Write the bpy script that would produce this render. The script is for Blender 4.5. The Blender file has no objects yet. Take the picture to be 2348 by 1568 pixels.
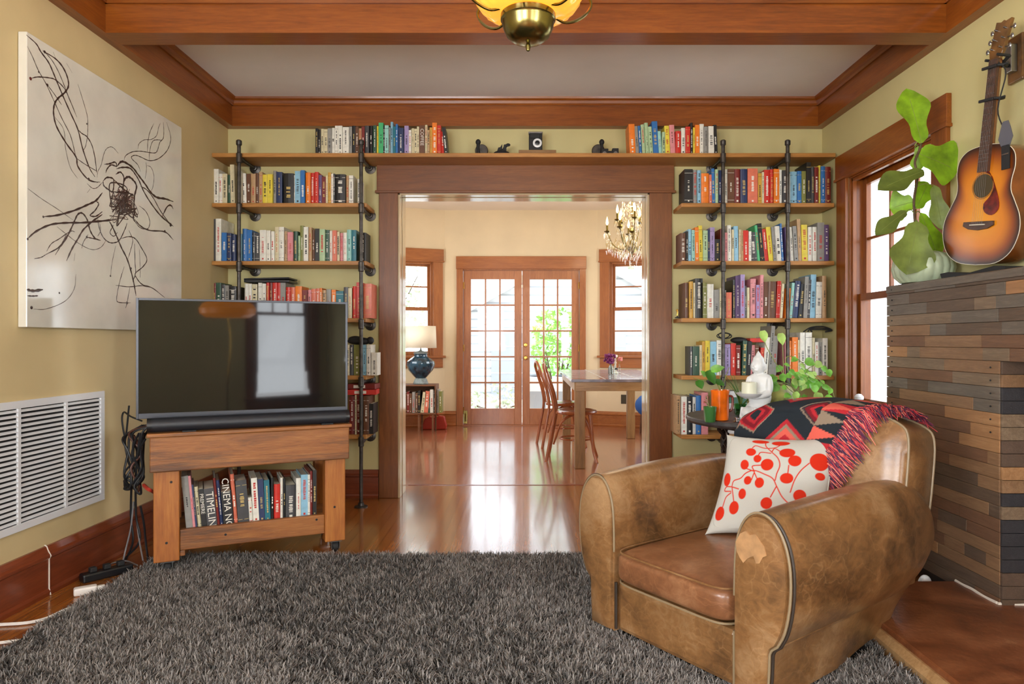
import bpy, bmesh, math, random
import numpy as np
from mathutils import Vector, Matrix, noise as mnoise
PI = math.pi
SC = bpy.context.scene
COL = SC.collection
# ---------------------------------------------------------------- camera, sky, light, exposure
F = 1565.3            # focal length in pixels of a 2348 wide frame
CX, CY, CH = 1200.0, 780.5, 1.13
cam_d = bpy.data.cameras.new('camera'); cam = bpy.data.objects.new('camera', cam_d); COL.objects.link(cam)
cam.location = (0, 0, CH); cam.rotation_euler = (PI/2, 0, 0)
cam_d.sensor_width = 36; cam_d.lens = 36*F/2348
cam_d.shift_x = (1174-CX)/2348; cam_d.shift_y = (CY-784)/2348
cam_d.clip_start = .05; cam_d.clip_end = 200
SC.camera = cam
w = bpy.data.worlds.new('sky'); SC.world = w; w.use_nodes = True
nt = w.node_tree; nt.nodes.clear()
wo = nt.nodes.new('ShaderNodeOutputWorld'); bg = nt.nodes.new('ShaderNodeBackground')
bg.inputs[0].default_value = (.86, .93, 1, 1); bg.inputs[1].default_value = 5.0
nt.links.new(bg.outputs[0], wo.inputs[0])
SC.view_settings.view_transform = 'Standard'; SC.view_settings.look = 'None'
SC.view_settings.gamma = 1; SC.view_settings.exposure = 0.0; SC.view_settings.use_curve_mapping = False
SC.cycles.use_denoising = True
SC.cycles.max_bounces = 8; SC.cycles.diffuse_bounces = 5; SC.cycles.glossy_bounces = 4
SC.cycles.transparent_max_bounces = 16; SC.cycles.sample_clamp_indirect = 6
SC.cycles.caustics_reflective = False; SC.cycles.caustics_refractive = False

def area(name, loc, direction, sx, sy, power, color):
    d = bpy.data.lights.new(name, 'AREA'); d.shape = 'RECTANGLE'; d.size = sx; d.size_y = sy
    d.energy = power; d.color = color
    o = bpy.data.objects.new(name, d); COL.objects.link(o); o.location = loc
    o.rotation_euler = Vector(direction).to_track_quat('-Z', 'Y').to_euler()
    return o
DAY = (.93, .97, 1)
# added daylight fill, mostly through unseen windows, behind camera and beside the dining room
area('daylight_fill_rear', (1.48, -2.32, 1.15), (0, 1, .15), .8, 1.6, 45, DAY)
area('daylight_fill_rear', (-1.2, -2.32, 1.5), (0, 1, .35), 1.3, 1.4, 165, DAY)
area('daylight_fill_side', (-2.25, -.55, 1.55), (1, .1, .4), 1.7, 1.4, 165, DAY)
area('daylight_fill_side', (2.28, -.75, 1.5), (-1, .1, .4), 1.3, 1.4, 110, DAY)
area('daylight_fill_dining', (-2.42, 6.9, 1.6), (1, 0, 0), 1.9, 1.4, 30, DAY)
area('daylight_fill_dining', (2.42, 6.9, 1.6), (-1, 0, 0), 1.9, 1.4, 30, DAY)

def portal(loc, direction, sx, sy):
    o = area('sky_portal', loc, direction, sx, sy, 0, (1, 1, 1)); o.data.cycles.is_portal = True
portal((2.30, 4.04, 1.45), (-1, 0, 0), .9, 1.5); portal((-.03, 9.22, 1.05), (0, -1, 0), 1.5, 2.0)
portal((-1.62, 9.02, 1.55), (.34, -.94, 0), .62, 1.2); portal((1.5, 9.05, 1.55), (-.34, -.94, 0), .8, 1.2)

def point(name, loc, power, color, r=.04):
    d = bpy.data.lights.new(name, 'POINT'); d.energy = power; d.color = color; d.shadow_soft_size = r
    o = bpy.data.objects.new(name, d); COL.objects.link(o); o.location = loc
    return o

# ---------------------------------------------------------------- helpers
def PX(x, y, d):
    return Vector(((x-CX)*d/F, d, CH-(y-CY)*d/F))
def lin(c):
    return tuple(((v/255)/12.92 if v/255 <= .04045 else ((v/255+.055)/1.055)**2.4) for v in c[:3]) + (1,)

class MB:
    def __init__(s): s.v = []; s.f = []; s.m = []; s.s = []; s.col = None
    def add(s, vs, fs, mi=0, sm=False, M=None):
        b = len(s.v)
        if M is not None: vs = [M @ Vector(p) for p in vs]
        s.v.extend([tuple(p) for p in vs])
        for f in fs:
            s.f.append([i+b for i in f]); s.m.append(mi); s.s.append(sm)
        return s
    def box(s, x0, x1, y0, y1, z0, z1, mi=0, M=None):
        return s.add([(x0,y0,z0),(x1,y0,z0),(x1,y1,z0),(x0,y1,z0),(x0,y0,z1),(x1,y0,z1),(x1,y1,z1),(x0,y1,z1)],
                     [(0,3,2,1),(4,5,6,7),(0,1,5,4),(1,2,6,5),(2,3,7,6),(3,0,4,7)], mi, False, M)
    def prism(s, pts, a, b, mi=0, M=None, sm=False):
        n = len(pts)
        vs = [(p[0], p[1], a) for p in pts]+[(p[0], p[1], b) for p in pts]
        fs = [tuple(range(n))[::-1], tuple(range(n, 2*n))]+[(i, (i+1) % n, (i+1) % n+n, i+n) for i in range(n)]
        return s.add(vs, fs, mi, sm, M)
    def lathe(s, prof, n=24, mi=0, M=None, sm=True, mod=None):
        vs = []; fs = []
        for k, (r, z) in enumerate(prof):
            for i in range(n):
                a = 2*PI*i/n; q = r*(mod(a, k) if mod else 1)
                vs.append((q*math.cos(a), q*math.sin(a), z))
        for k in range(len(prof)-1):
            for i in range(n):
                j = (i+1) % n
                fs.append((k*n+i, k*n+j, (k+1)*n+j, (k+1)*n+i))
        fs.append(tuple(range(n))[::-1]); fs.append(tuple(range((len(prof)-1)*n, len(prof)*n)))
        return s.add(vs, fs, mi, sm, M)
    def tube(s, pts, r, n=8, mi=0, M=None, closed=False, flat=1.0):
        P = [Vector(p) for p in pts]; k = len(P)
        R = r if isinstance(r, (list, tuple)) else [r]*k
        vs = []; fs = []; up = None
        for i in range(k):
            a = P[i-1] if (i > 0 or closed) else P[0]
            b = P[(i+1) % k] if (i < k-1 or closed) else P[k-1]
            t = (b-a)
            t = t.normalized() if t.length > 1e-9 else Vector((0, 0, 1))
            if up is None:
                up = Vector((0, 0, 1)) if abs(t.z) < .9 else Vector((1, 0, 0))
            u = (up-t*up.dot(t)); u = u.normalized() if u.length > 1e-6 else t.orthogonal().normalized()
            w_ = t.cross(u); up = u
            for j in range(n):
                an = 2*PI*j/n
                vs.append(P[i]+u*math.cos(an)*R[i]*flat+w_*math.sin(an)*R[i])
        for i in range(k-1+(1 if closed else 0)):
            for j in range(n):
                q = (j+1) % n; i2 = (i+1) % k
                fs.append((i*n+j, i*n+q, i2*n+q, i2*n+j))
        if not closed:
            fs.append(tuple(range(n))[::-1]); fs.append(tuple(range((k-1)*n, k*n)))
        return s.add(vs, fs, mi, True, M)
    def ell(s, c, r, mi=0, M=None, nu=16, nv=10):
        r = r if isinstance(r, (tuple, list)) else (r, r, r)
        vs = [(c[0], c[1], c[2]-r[2])]; fs = []
        for k in range(1, nv):
            a = PI*k/nv
            for i in range(nu):
                b = 2*PI*i/nu
                vs.append((c[0]+r[0]*math.sin(a)*math.cos(b), c[1]+r[1]*math.sin(a)*math.sin(b), c[2]-r[2]*math.cos(a)))
        vs.append((c[0], c[1], c[2]+r[2])); L = len(vs)-1
        for i in range(nu):
            j = (i+1) % nu
            fs.append((0, 1+j, 1+i)); fs.append((L, L-nu+i, L-nu+j))
            for k in range(nv-2):
                fs.append((1+k*nu+i, 1+k*nu+j, 1+(k+1)*nu+j, 1+(k+1)*nu+i))
        return s.add(vs, fs, mi, True, M)
    def grid(s, fn, nu, nv, mi=0, sm=True, M=None, mf=None):
        vs = [fn(i/nu, j/nv) for j in range(nv+1) for i in range(nu+1)]
        b = len(s.v); s.add(vs, [], 0, sm, M)
        for j in range(nv):
            for i in range(nu):
                a = j*(nu+1)+i
                s.f.append([b+a, b+a+1, b+a+nu+2, b+a+nu+1]); s.s.append(sm)
                s.m.append(mf((i+.5)/nu, (j+.5)/nv) if mf else mi)
        return s
    def build(s, name, mats, parent=None, bevel=0, sub=0, solid=0, angle=38, recalc=True, loc=None, rotz=0, mat_world=None, cols=None):
        me = bpy.data.meshes.new(name)
        me.from_pydata([tuple(v) for v in s.v], [], s.f)
        if not isinstance(mats, (list, tuple)): mats = [mats]
        for m in mats: me.materials.append(MT(m) if isinstance(m, str) else m)
        me.polygons.foreach_set('material_index', s.m)
        if recalc and len(s.f) < 60000:
            bm = bmesh.new(); bm.from_mesh(me); bmesh.ops.recalc_face_normals(bm, faces=bm.faces); bm.to_mesh(me); bm.free()
        me.polygons.foreach_set('use_smooth', s.s)
        if any(s.s): me.set_sharp_from_angle(angle=math.radians(angle))
        if cols is not None:
            at = me.color_attributes.new('Col', 'FLOAT_COLOR', 'POINT')
            at.data.foreach_set('color', np.asarray(cols, dtype=np.float32).ravel())
        me.update()
        o = bpy.data.objects.new(name, me); COL.objects.link(o)
        if parent is not None: o.parent = parent
        if loc is not None: o.location = loc
        o.rotation_euler.z = rotz
        if mat_world is not None: o.matrix_world = mat_world
        if bevel:
            b = o.modifiers.new('bevel', 'BEVEL'); b.width = bevel; b.segments = 2; b.limit_method = 'ANGLE'; b.angle_limit = .6
        if sub:
            b = o.modifiers.new('subdivision', 'SUBSURF'); b.levels = sub; b.render_levels = sub
        if solid:
            b = o.modifiers.new('thickness', 'SOLIDIFY'); b.thickness = solid
        return o
def tag(o, label=None, cat=None, group=None, kind=None):
    if label: o['label'] = label
    if cat: o['category'] = cat
    if group: o['group'] = group
    if kind: o['kind'] = kind
    return o
def thing(name, label, cat, loc=(0, 0, 0), rotz=0, group=None, kind=None):
    o = bpy.data.objects.new(name, None); COL.objects.link(o); o.empty_display_size = .05
    o.location = loc; o.rotation_euler.z = rotz
    return tag(o, label, cat, group, kind)
def smooth_path(pts, n=6):
    P = [Vector(p) for p in pts]
    if len(P) < 3: return P
    out = []
    for i in range(len(P)-1):
        p0 = P[i-1] if i else P[0]*2-P[1]; p1 = P[i]; p2 = P[i+1]; p3 = P[i+2] if i+2 < len(P) else P[-1]*2-P[-2]
        for k in range(n):
            t = k/n
            out.append(.5*((2*p1)+(p2-p0)*t+(2*p0-5*p1+4*p2-p3)*t*t+(3*p1-p0-3*p2+p3)*t**3))
    out.append(P[-1]); return out
def Rz(a): return Matrix.Rotation(a, 4, 'Z')
def Rx(a): return Matrix.Rotation(a, 4, 'X')
def Ry(a): return Matrix.Rotation(a, 4, 'Y')
def Tr(*a): return Matrix.Translation(a if len(a) == 3 else a[0])
def S3(x, y, z): return Matrix.Diagonal((x, y, z, 1))

# ---------------------------------------------------------------- materials
MATS = {}
def new_mat(name):
    m = bpy.data.materials.new(name); m.use_nodes = True; MATS[name] = m
    return m, m.node_tree, m.node_tree.nodes['Principled BSDF']
def MT(n):
    return MATS[n]
def ramp(nt, stops):
    r = nt.nodes.new('ShaderNodeValToRGB'); e = r.color_ramp.elements
    while len(e) < len(stops): e.new(.5)
    for k, (p, c) in enumerate(stops): e[k].position = p; e[k].color = lin(c)
    return r
def mapping(nt, scale=(1, 1, 1), rot=(0, 0, 0), coord='Object'):
    t = nt.nodes.new('ShaderNodeTexCoord'); m = nt.nodes.new('ShaderNodeMapping')
    m.inputs['Scale'].default_value = scale; m.inputs['Rotation'].default_value = rot
    nt.links.new(t.outputs[coord], m.inputs[0]); return m
def noise_n(nt, vec, scale, detail=4, dist=0, rough=.5):
    n = nt.nodes.new('ShaderNodeTexNoise'); n.inputs['Scale'].default_value = scale; n.inputs['Detail'].default_value = detail
    n.inputs['Distortion'].default_value = dist; n.inputs['Roughness'].default_value = rough
    nt.links.new(vec, n.inputs['Vector']); return n
def bump(nt, bsdf, h, strength=.2, dist=.01):
    b = nt.nodes.new('ShaderNodeBump'); b.inputs['Strength'].default_value = strength; b.inputs['Distance'].default_value = dist
    nt.links.new(h, b.inputs['Height']); nt.links.new(b.outputs[0], bsdf.inputs['Normal']); return b
def plain(name, c, rough=.5, metal=0, var=0, vs=6, bmp=0, bs=200, spec=.5, coat=0, emit=0, sss=0, trans=0):
    m, nt, b = new_mat(name)
    b.inputs['Base Color'].default_value = lin(c); b.inputs['Roughness'].default_value = rough; b.inputs['Metallic'].default_value = metal
    b.inputs['Specular IOR Level'].default_value = spec; b.inputs['Coat Weight'].default_value = coat; b.inputs['Coat Roughness'].default_value = .1
    b.inputs['Transmission Weight'].default_value = trans
    if emit: b.inputs['Emission Color'].default_value = lin(c); b.inputs['Emission Strength'].default_value = emit
    if var:
        mp = mapping(nt); n = noise_n(nt, mp.outputs[0], vs)
        r = ramp(nt, [(.3, tuple(max(0, v*(1-var)) for v in c)), (.7, tuple(min(255, v*(1+var)) for v in c))])
        nt.links.new(n.outputs[0], r.inputs[0]); nt.links.new(r.outputs[0], b.inputs['Base Color'])
    if bmp:
        mp = mapping(nt); n = noise_n(nt, mp.outputs[0], bs, 3); bump(nt, b, n.outputs[0], bmp, .004)
    return m
def wood(name, dark, mid, light, axis='X', scale=1.0, rough=.35, coat=0, bmp=.1, spec=.5, stain=None):
    m, nt, b = new_mat(name)
    st = {'X': (1.2, 14, 14), 'Y': (14, 1.2, 14), 'Z': (14, 14, 1.2)}[axis]
    mp = mapping(nt, tuple(v*scale for v in st)); n = noise_n(nt, mp.outputs[0], 1.6, 6, 1.2, .6)
    mp2 = mapping(nt, tuple(v*scale*5 for v in st)); n2 = noise_n(nt, mp2.outputs[0], 2.2, 4, .3, .6)
    mp3 = mapping(nt, (.8, .8, .8)); n3 = noise_n(nt, mp3.outputs[0], 1.7, 2)
    r = ramp(nt, [(.28, dark), (.5, mid), (.72, light)])
    mx = nt.nodes.new('ShaderNodeMath'); mx.operation = 'MULTIPLY_ADD'; mx.inputs[1].default_value = .3
    ad = nt.nodes.new('ShaderNodeMath'); ad.operation = 'MULTIPLY_ADD'; ad.inputs[1].default_value = .3
    nt.links.new(n2.outputs[0], mx.inputs[0])
    sc = nt.nodes.new('ShaderNodeMath'); sc.operation = 'MULTIPLY'; sc.inputs[1].default_value = .45
    nt.links.new(n.outputs[0], sc.inputs[0]); nt.links.new(sc.outputs[0], mx.inputs[2])
    nt.links.new(n3.outputs[0], ad.inputs[0]); nt.links.new(mx.outputs[0], ad.inputs[2])
    nt.links.new(ad.outputs[0], r.inputs[0]); nt.links.new(r.outputs[0], b.inputs['Base Color'])
    b.inputs['Roughness'].default_value = rough; b.inputs['Coat Weight'].default_value = coat; b.inputs['Coat Roughness'].default_value = .12
    b.inputs['Specular IOR Level'].default_value = spec
    if bmp: bump(nt, b, n2.outputs[0], bmp, .003)
    if stain:
        ms = mapping(nt, tuple(v*.4 for v in st)); ns = noise_n(nt, ms.outputs[0], 1.4, 7, .8, .7)
        rs = ramp(nt, [(.46, (0, 0, 0)), (.60, (215, 215, 215))]); nt.links.new(ns.outputs[0], rs.inputs[0])
        mk = nt.nodes.new('ShaderNodeMixRGB'); mk.inputs[2].default_value = lin(stain)
        nt.links.new(rs.outputs[0], mk.inputs[0]); nt.links.new(r.outputs[0], mk.inputs[1]); nt.links.new(mk.outputs[0], b.inputs['Base Color'])
    return m
def attr_mat(name, rough=.6, bmp=0, bs=300, spec=.4, coat=0):
    m, nt, b = new_mat(name)
    a = nt.nodes.new('ShaderNodeAttribute'); a.attribute_name = 'Col'
    nt.links.new(a.outputs['Color'], b.inputs['Base Color'])
    b.inputs['Roughness'].default_value = rough; b.inputs['Specular IOR Level'].default_value = spec; b.inputs['Coat Weight'].default_value = coat
    b.inputs['Coat Roughness'].default_value = .08
    if bmp:
        mp = mapping(nt); n = noise_n(nt, mp.outputs[0], bs, 3); bump(nt, b, n.outputs[0], bmp, .004)
    return m
def glass_mat(name, tint=(1, 1, 1), refl=1.0):
    m, nt, b = new_mat(name); nt.nodes.remove(b)
    out = nt.nodes['Material Output']
    t = nt.nodes.new('ShaderNodeBsdfTransparent'); t.inputs[0].default_value = (*tint, 1)
    g = nt.nodes.new('ShaderNodeBsdfGlossy'); g.inputs['Roughness'].default_value = .02
    lw = nt.nodes.new('ShaderNodeLayerWeight'); lw.inputs[0].default_value = .5
    fr = nt.nodes.new('ShaderNodeMath'); fr.operation = 'POWER'; fr.inputs[1].default_value = 4; nt.links.new(lw.outputs['Facing'], fr.inputs[0])
    mu = nt.nodes.new('ShaderNodeMath'); mu.operation = 'MULTIPLY_ADD'; mu.inputs[1].default_value = .8; mu.inputs[2].default_value = .04*refl; mu.use_clamp = True
    mx = nt.nodes.new('ShaderNodeMixShader')
    nt.links.new(fr.outputs[0], mu.inputs[0]); nt.links.new(mu.outputs[0], mx.inputs[0])
    nt.links.new(t.outputs[0], mx.inputs[1]); nt.links.new(g.outputs[0], mx.inputs[2]); nt.links.new(mx.outputs[0], out.inputs[0])
    return m
def floor_mat(name, c1, c2, c3):
    m, nt, b = new_mat(name)
    mp = mapping(nt, (1, 1, 1), (0, 0, PI/2))
    br = nt.nodes.new('ShaderNodeTexBrick'); br.inputs['Scale'].default_value = 1
    br.inputs['Brick Width'].default_value = 1.15; br.inputs['Row Height'].default_value = .057
    br.inputs['Mortar Size'].default_value = .0012; br.inputs['Mortar Smooth'].default_value = .2
    br.inputs['Color1'].default_value = lin(c1); br.inputs['Color2'].default_value = lin(c2); br.inputs['Mortar'].default_value = lin((45, 22, 10))
    nt.links.new(mp.outputs[0], br.inputs['Vector'])
    mg = mapping(nt, (26, 1.4, 10)); g = noise_n(nt, mg.outputs[0], 2.2, 6, 1.0, .65)
    rg = ramp(nt, [(.25, (150, 150, 150)), (.75, (255, 255, 255))])
    nt.links.new(g.outputs[0], rg.inputs[0])
    mx = nt.nodes.new('ShaderNodeMixRGB'); mx.blend_type = 'MULTIPLY'; mx.inputs[0].default_value = .8
    nt.links.new(br.outputs['Color'], mx.inputs[1]); nt.links.new(rg.outputs[0], mx.inputs[2])
    big = noise_n(nt, mapping(nt, (1, 1, 1)).outputs[0], 1.3, 3)
    mx2 = nt.nodes.new('ShaderNodeMixRGB'); mx2.blend_type = 'MIX'; mx2.inputs[2].default_value = lin(c3)
    rb = ramp(nt, [(.42, (0, 0, 0)), (.68, (120, 120, 120))]); nt.links.new(big.outputs[0], rb.inputs[0])
    nt.links.new(rb.outputs[0], mx2.inputs[0]); nt.links.new(mx.outputs[0], mx2.inputs[1])
    nt.links.new(mx2.outputs[0], b.inputs['Base Color'])
    rr = nt.nodes.new('ShaderNodeMapRange'); rr.inputs[3].default_value = .13; rr.inputs[4].default_value = .3
    nt.links.new(big.outputs[0], rr.inputs[0]); nt.links.new(rr.outputs[0], b.inputs['Roughness'])
    b.inputs['Coat Weight'].default_value = .6; b.inputs['Coat Roughness'].default_value = .1
    wv = noise_n(nt, mapping(nt, (17, 1.1, 1)).outputs[0], 1.0, 2)
    bump(nt, b, wv.outputs[0], .25, .004)
    return m

plain('wall_yellow', (198, 188, 136), .6, var=.03, vs=2, bmp=.04, bs=120, spec=.3)
plain('wall_tan', (204, 184, 138), .6, var=.04, vs=2, bmp=.04, bs=120, spec=.3)
plain('wall_cream', (216, 196, 160), .6, var=.03, vs=2, bmp=.03, bs=120, spec=.3)
plain('ceiling_white', (238, 238, 238), .7, var=.02, vs=2, bmp=.05, bs=90, spec=.2)
plain('ceiling_dining', (228, 215, 195), .7, var=.02, vs=2, bmp=.05, bs=90, spec=.2)
TR_D, TR_M, TR_L = (86, 42, 9), (130, 68, 17), (158, 90, 28)
for ax in 'XYZ': wood('trim_'+ax, TR_D, TR_M, TR_L, ax, 1, .33, .18)
for ax in 'XYZ': wood('casing_'+ax, (80, 44, 18), (116, 66, 28), (142, 88, 42), ax, 1, .42, .05)
for ax in 'XZ': wood('dtrim_'+ax, (112, 60, 22), (148, 84, 36), (174, 106, 50), ax, 1, .35, .2)
for ax in 'XYZ': wood('baseb_'+ax, (80, 34, 18), (116, 54, 30), (142, 72, 42), ax, 1, .3, .3)
wood('shelf_wood', (116, 76, 32), (168, 114, 54), (200, 146, 78), 'X', 1.1, .45)
wood('cart_X', (62, 38, 18), (142, 86, 38), (176, 118, 60), 'X', 1, .5, 0, .3, stain=(58, 44, 36))
wood('cart_Z', (104, 56, 18), (158, 92, 34), (186, 122, 54), 'Z', 1, .5, 0, .3)
wood('oak', (86, 60, 32), (132, 96, 54), (164, 124, 76), 'Z', 1, .4)
wood('oak_x', (110, 80, 50), (160, 124, 82), (190, 156, 112), 'X', 1, .3)
wood('bent', (90, 42, 18), (146, 76, 36), (176, 104, 58), 'Z', 1.5, .3, .4)
wood('crate', (70, 40, 22), (104, 64, 38), (134, 90, 58), 'X', 1, .5)
wood('block_wood', (80, 52, 26), (128, 92, 50), (160, 122, 74), 'X', 3, .5)
floor_mat('floor_living', (156, 90, 34), (178, 110, 46), (136, 76, 28))
floor_mat('floor_dining', (164, 100, 66), (178, 112, 76), (146, 86, 56))
glass_mat('glass'); glass_mat('glass_green', (.35, .62, .36)); glass_mat('glass_clear', (.93, .96, .95)); glass_mat('crystal', (.96, .93, .86), 2.4)
glass_mat('amber_glass', (1, .62, .18))
plain('white_metal', (222, 224, 226), .35, 0, spec=.5)
plain('pipe', (74, 70, 66), .42, .7, var=.2, vs=30)
plain('black_plastic', (22, 23, 26), .35)
plain('soundbar', (30, 32, 38), .45, bmp=.15, bs=900)
plain('bezel', (62, 64, 70), .3, .5)
m_, n_, b_ = new_mat('screen'); b_.inputs['Base Color'].default_value = (.006, .007, .008, 1); b_.inputs['Roughness'].default_value = .035
b_.inputs['IOR'].default_value = 1.40
plain('rubber', (25, 25, 26), .7)
plain('steel', (150, 150, 150), .3, 1)
plain('chrome', (210, 210, 212), .12, 1)
plain('brass', (200, 160, 80), .25, 1)
plain('old_brass', (128, 118, 70), .24, 1, var=.15, vs=8)
plain('canvas', (214, 211, 198), .12, var=.035, vs=5, bmp=.05, bs=30, spec=.6, coat=.25)
plain('paint_line', (52, 30, 24), .3)
plain('paint_red', (96, 36, 30), .3)
plain('duct', (20, 20, 20), .8)
plain('page', (222, 214, 192), .8)
plain('white_ceramic', (225, 228, 228), .35, bmp=.08, bs=60)
plain('candle', (226, 228, 205), .4, bmp=.05, bs=20)
plain('orange_glaze', (228, 106, 20), .12, var=.12, vs=14, coat=.6)
plain('slate', (70, 68, 68), .35, var=.2, vs=18, bmp=.1, bs=60)
plain('iron_dark', (58, 42, 34), .45, .6, var=.3, vs=30)
plain('red_wood', (108, 40, 24), .4, var=.15, vs=8)
plain('planter', (142, 138, 74), .6, var=.35, vs=16, bmp=.3, bs=30)
plain('leaf_fig', (112, 158, 34), .38, var=.22, vs=14, bmp=.1, bs=60, coat=.1)
plain('leaf_fig_under', (134, 152, 84), .6, var=.14, vs=14)
plain('leaf_fig_dark', (108, 122, 58), .6, var=.12, vs=14, bmp=.1, bs=60)
plain('leaf_pothos', (110, 170, 66), .35, var=.3, vs=30)
plain('leaf_pothos_pale', (166, 202, 108), .35, var=.2, vs=30)
plain('leaf_dark', (56, 112, 34), .35, var=.2, vs=30)
plain('stem_brown', (82, 62, 40), .7, var=.2, vs=60)
plain('stem_green', (126, 140, 66), .5)
plain('rib_ceramic', (176, 190, 160), .4, var=.1, vs=10)
plain('blue_fabric', (42, 100, 180), .8, bmp=.1, bs=300)
plain('lamp_shade', (232, 222, 196), .8, bmp=.08, bs=300)
plain('lamp_glaze', (26, 52, 66), .1, var=.5, vs=16, coat=.6)
plain('lamp_grey', (120, 130, 128), .5, var=.2, vs=30)
plain('red_leather', (166, 46, 34), .35)
plain('petal', (110, 20, 84), .6, var=.2, vs=60)
plain('petal_pink', (214, 130, 120), .6)
plain('tile_top', (128, 126, 140), .14, var=.25, vs=9, coat=.4)
plain('grout', (196, 190, 178), .5)
plain('switch_brown', (58, 48, 26), .4)
plain('guitar_side', (112, 60, 22), .2, var=.2, vs=8, coat=.5)
plain('fretboard', (72, 48, 36), .45, var=.2, vs=40)
plain('pickguard', (98, 28, 20), .2, var=.35, vs=30, coat=.4)
plain('head_wood', (94, 64, 30), .3, var=.3, vs=20, coat=.3)
plain('ivory', (216, 208, 186), .4)
plain('strap_grey', (84, 84, 92), .7)
plain('hole_dark', (70, 58, 32), .7)
plain('cord_black', (26, 27, 30), .5); plain('cord_grey', (130, 128, 130), .5); plain('cord_white', (226, 222, 214), .45); plain('cord_red', (190, 60, 44), .5)
plain('cord_brown', (86, 50, 36), .5)
plain('soil', (48, 34, 24), .9)
plain('ext_white', (224, 226, 228), .8); plain('ext_siding', (206, 210, 212), .8, var=.04, vs=3); plain('ext_grey', (150, 156, 162), .7)
plain('ext_roof', (170, 172, 176), .9, var=.1, vs=12); plain('ext_ground', (206, 200, 190), .9, var=.1, vs=6); plain('ext_leaf', (142, 196, 96), .6, var=.3, vs=14)
plain('ext_leaf_pale', (196, 206, 180), .7, var=.2, vs=10); plain('ext_dark', (84, 92, 100), .6)
plain('orange_shade', (226, 130, 20), .25, emit=5)
plain('bulb', (255, 214, 140), .4, emit=9); plain('bulb_white', (255, 236, 190), .4, emit=2.5)
plain('amber_glow', (255, 176, 60), .15, emit=.9, coat=.5)
plain('caulk', (214, 205, 190), .7)

def leafmat(name, c, v=.2):
    m = plain(name, c, .42, var=v, vs=14, bmp=.1, bs=60); nt = m.node_tree; b = nt.nodes['Principled BSDF']
    t = nt.nodes.new('ShaderNodeBsdfTranslucent'); mx = nt.nodes.new('ShaderNodeMixShader'); mx.inputs[0].default_value = .38
    nt.links.new(b.inputs['Base Color'].links[0].from_socket, t.inputs[0]); nt.links.new(b.outputs[0], mx.inputs[1]); nt.links.new(t.outputs[0], mx.inputs[2])
    nt.links.new(mx.outputs[0], nt.nodes['Material Output'].inputs[0])
leafmat('leaf_fig', (134, 178, 38)); leafmat('leaf_pothos', (118, 176, 72), .3); leafmat('leaf_pothos_pale', (172, 208, 112)); leafmat('leaf_dark', (62, 120, 38))
leafmat('leaf_fig_under', (128, 146, 70), .14); leafmat('leaf_fig_dark', (104, 120, 50), .12)
# worn club chair leather
def leather(name, dark, mid, light, seam=0):
    m, nt, b = new_mat(name)
    n1 = noise_n(nt, mapping(nt).outputs[0], 2.6, 9, .5, .6)
    n2 = noise_n(nt, mapping(nt, (1, 1, 1.6)).outputs[0], 14, 6, 1.4, .7)
    v = nt.nodes.new('ShaderNodeTexVoronoi'); v.feature = 'DISTANCE_TO_EDGE'; v.inputs['Scale'].default_value = 9
    nd = noise_n(nt, mapping(nt).outputs[0], 6, 3)
    mxv = nt.nodes.new('ShaderNodeMixRGB'); mxv.inputs[0].default_value = .25
    nt.links.new(mapping(nt).outputs[0], mxv.inputs[1]); nt.links.new(nd.outputs['Color'], mxv.inputs[2]); nt.links.new(mxv.outputs[0], v.inputs['Vector'])
    cr = ramp(nt, [(0, (255, 255, 255)), (.022, (0, 0, 0))]); nt.links.new(v.outputs[0], cr.inputs[0])
    a = nt.nodes.new('ShaderNodeMath'); a.operation = 'MULTIPLY_ADD'; a.inputs[1].default_value = .27
    sc = nt.nodes.new('ShaderNodeMath'); sc.operation = 'MULTIPLY'; sc.inputs[1].default_value = .73
    nt.links.new(n1.outputs[0], sc.inputs[0]); nt.links.new(n2.outputs[0], a.inputs[0]); nt.links.new(sc.outputs[0], a.inputs[2])
    r = ramp(nt, [(.35, dark), (.49, mid), (.62, light)]); nt.links.new(a.outputs[0], r.inputs[0])
    mx = nt.nodes.new('ShaderNodeMixRGB'); mx.inputs[2].default_value = lin(tuple(min(255, c*1.25) for c in light))
    mf = nt.nodes.new('ShaderNodeMath'); mf.operation = 'MULTIPLY'; nt.links.new(cr.outputs[0], mf.inputs[0]); nt.links.new(n2.outputs[0], mf.inputs[1])
    mf2 = nt.nodes.new('ShaderNodeMath'); mf2.operation = 'MULTIPLY'; mf2.inputs[1].default_value = .26; nt.links.new(mf.outputs[0], mf2.inputs[0])
    nt.links.new(mf2.outputs[0], mx.inputs[0]); nt.links.new(r.outputs[0], mx.inputs[1]); nt.links.new(mx.outputs[0], b.inputs['Base Color'])
    b.inputs['Roughness'].default_value = .33; b.inputs['Coat Weight'].default_value = .25; b.inputs['Coat Roughness'].default_value = .22
    n3 = noise_n(nt, mapping(nt).outputs[0], 90, 4)
    ad = nt.nodes.new('ShaderNodeMath'); ad.operation = 'ADD'; nt.links.new(n3.outputs[0], ad.inputs[0]); nt.links.new(n2.outputs[0], ad.inputs[1])
    bump(nt, b, ad.outputs[0], .09, .006)
    return m
leather('leather', (78, 54, 32), (132, 94, 56), (164, 130, 92))
leather('leather_seat', (90, 56, 34), (128, 84, 54), (158, 114, 80))
plain('piping', (140, 122, 94), .45); plain('seam_shadow', (52, 42, 34), .5)  # second colour is the shadow painted along the welt and arm gap
plain('cup_green', (64, 116, 60), .2, coat=.4)
plain('leather_patch', (168, 128, 86), .6, var=.1, vs=30)
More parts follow.
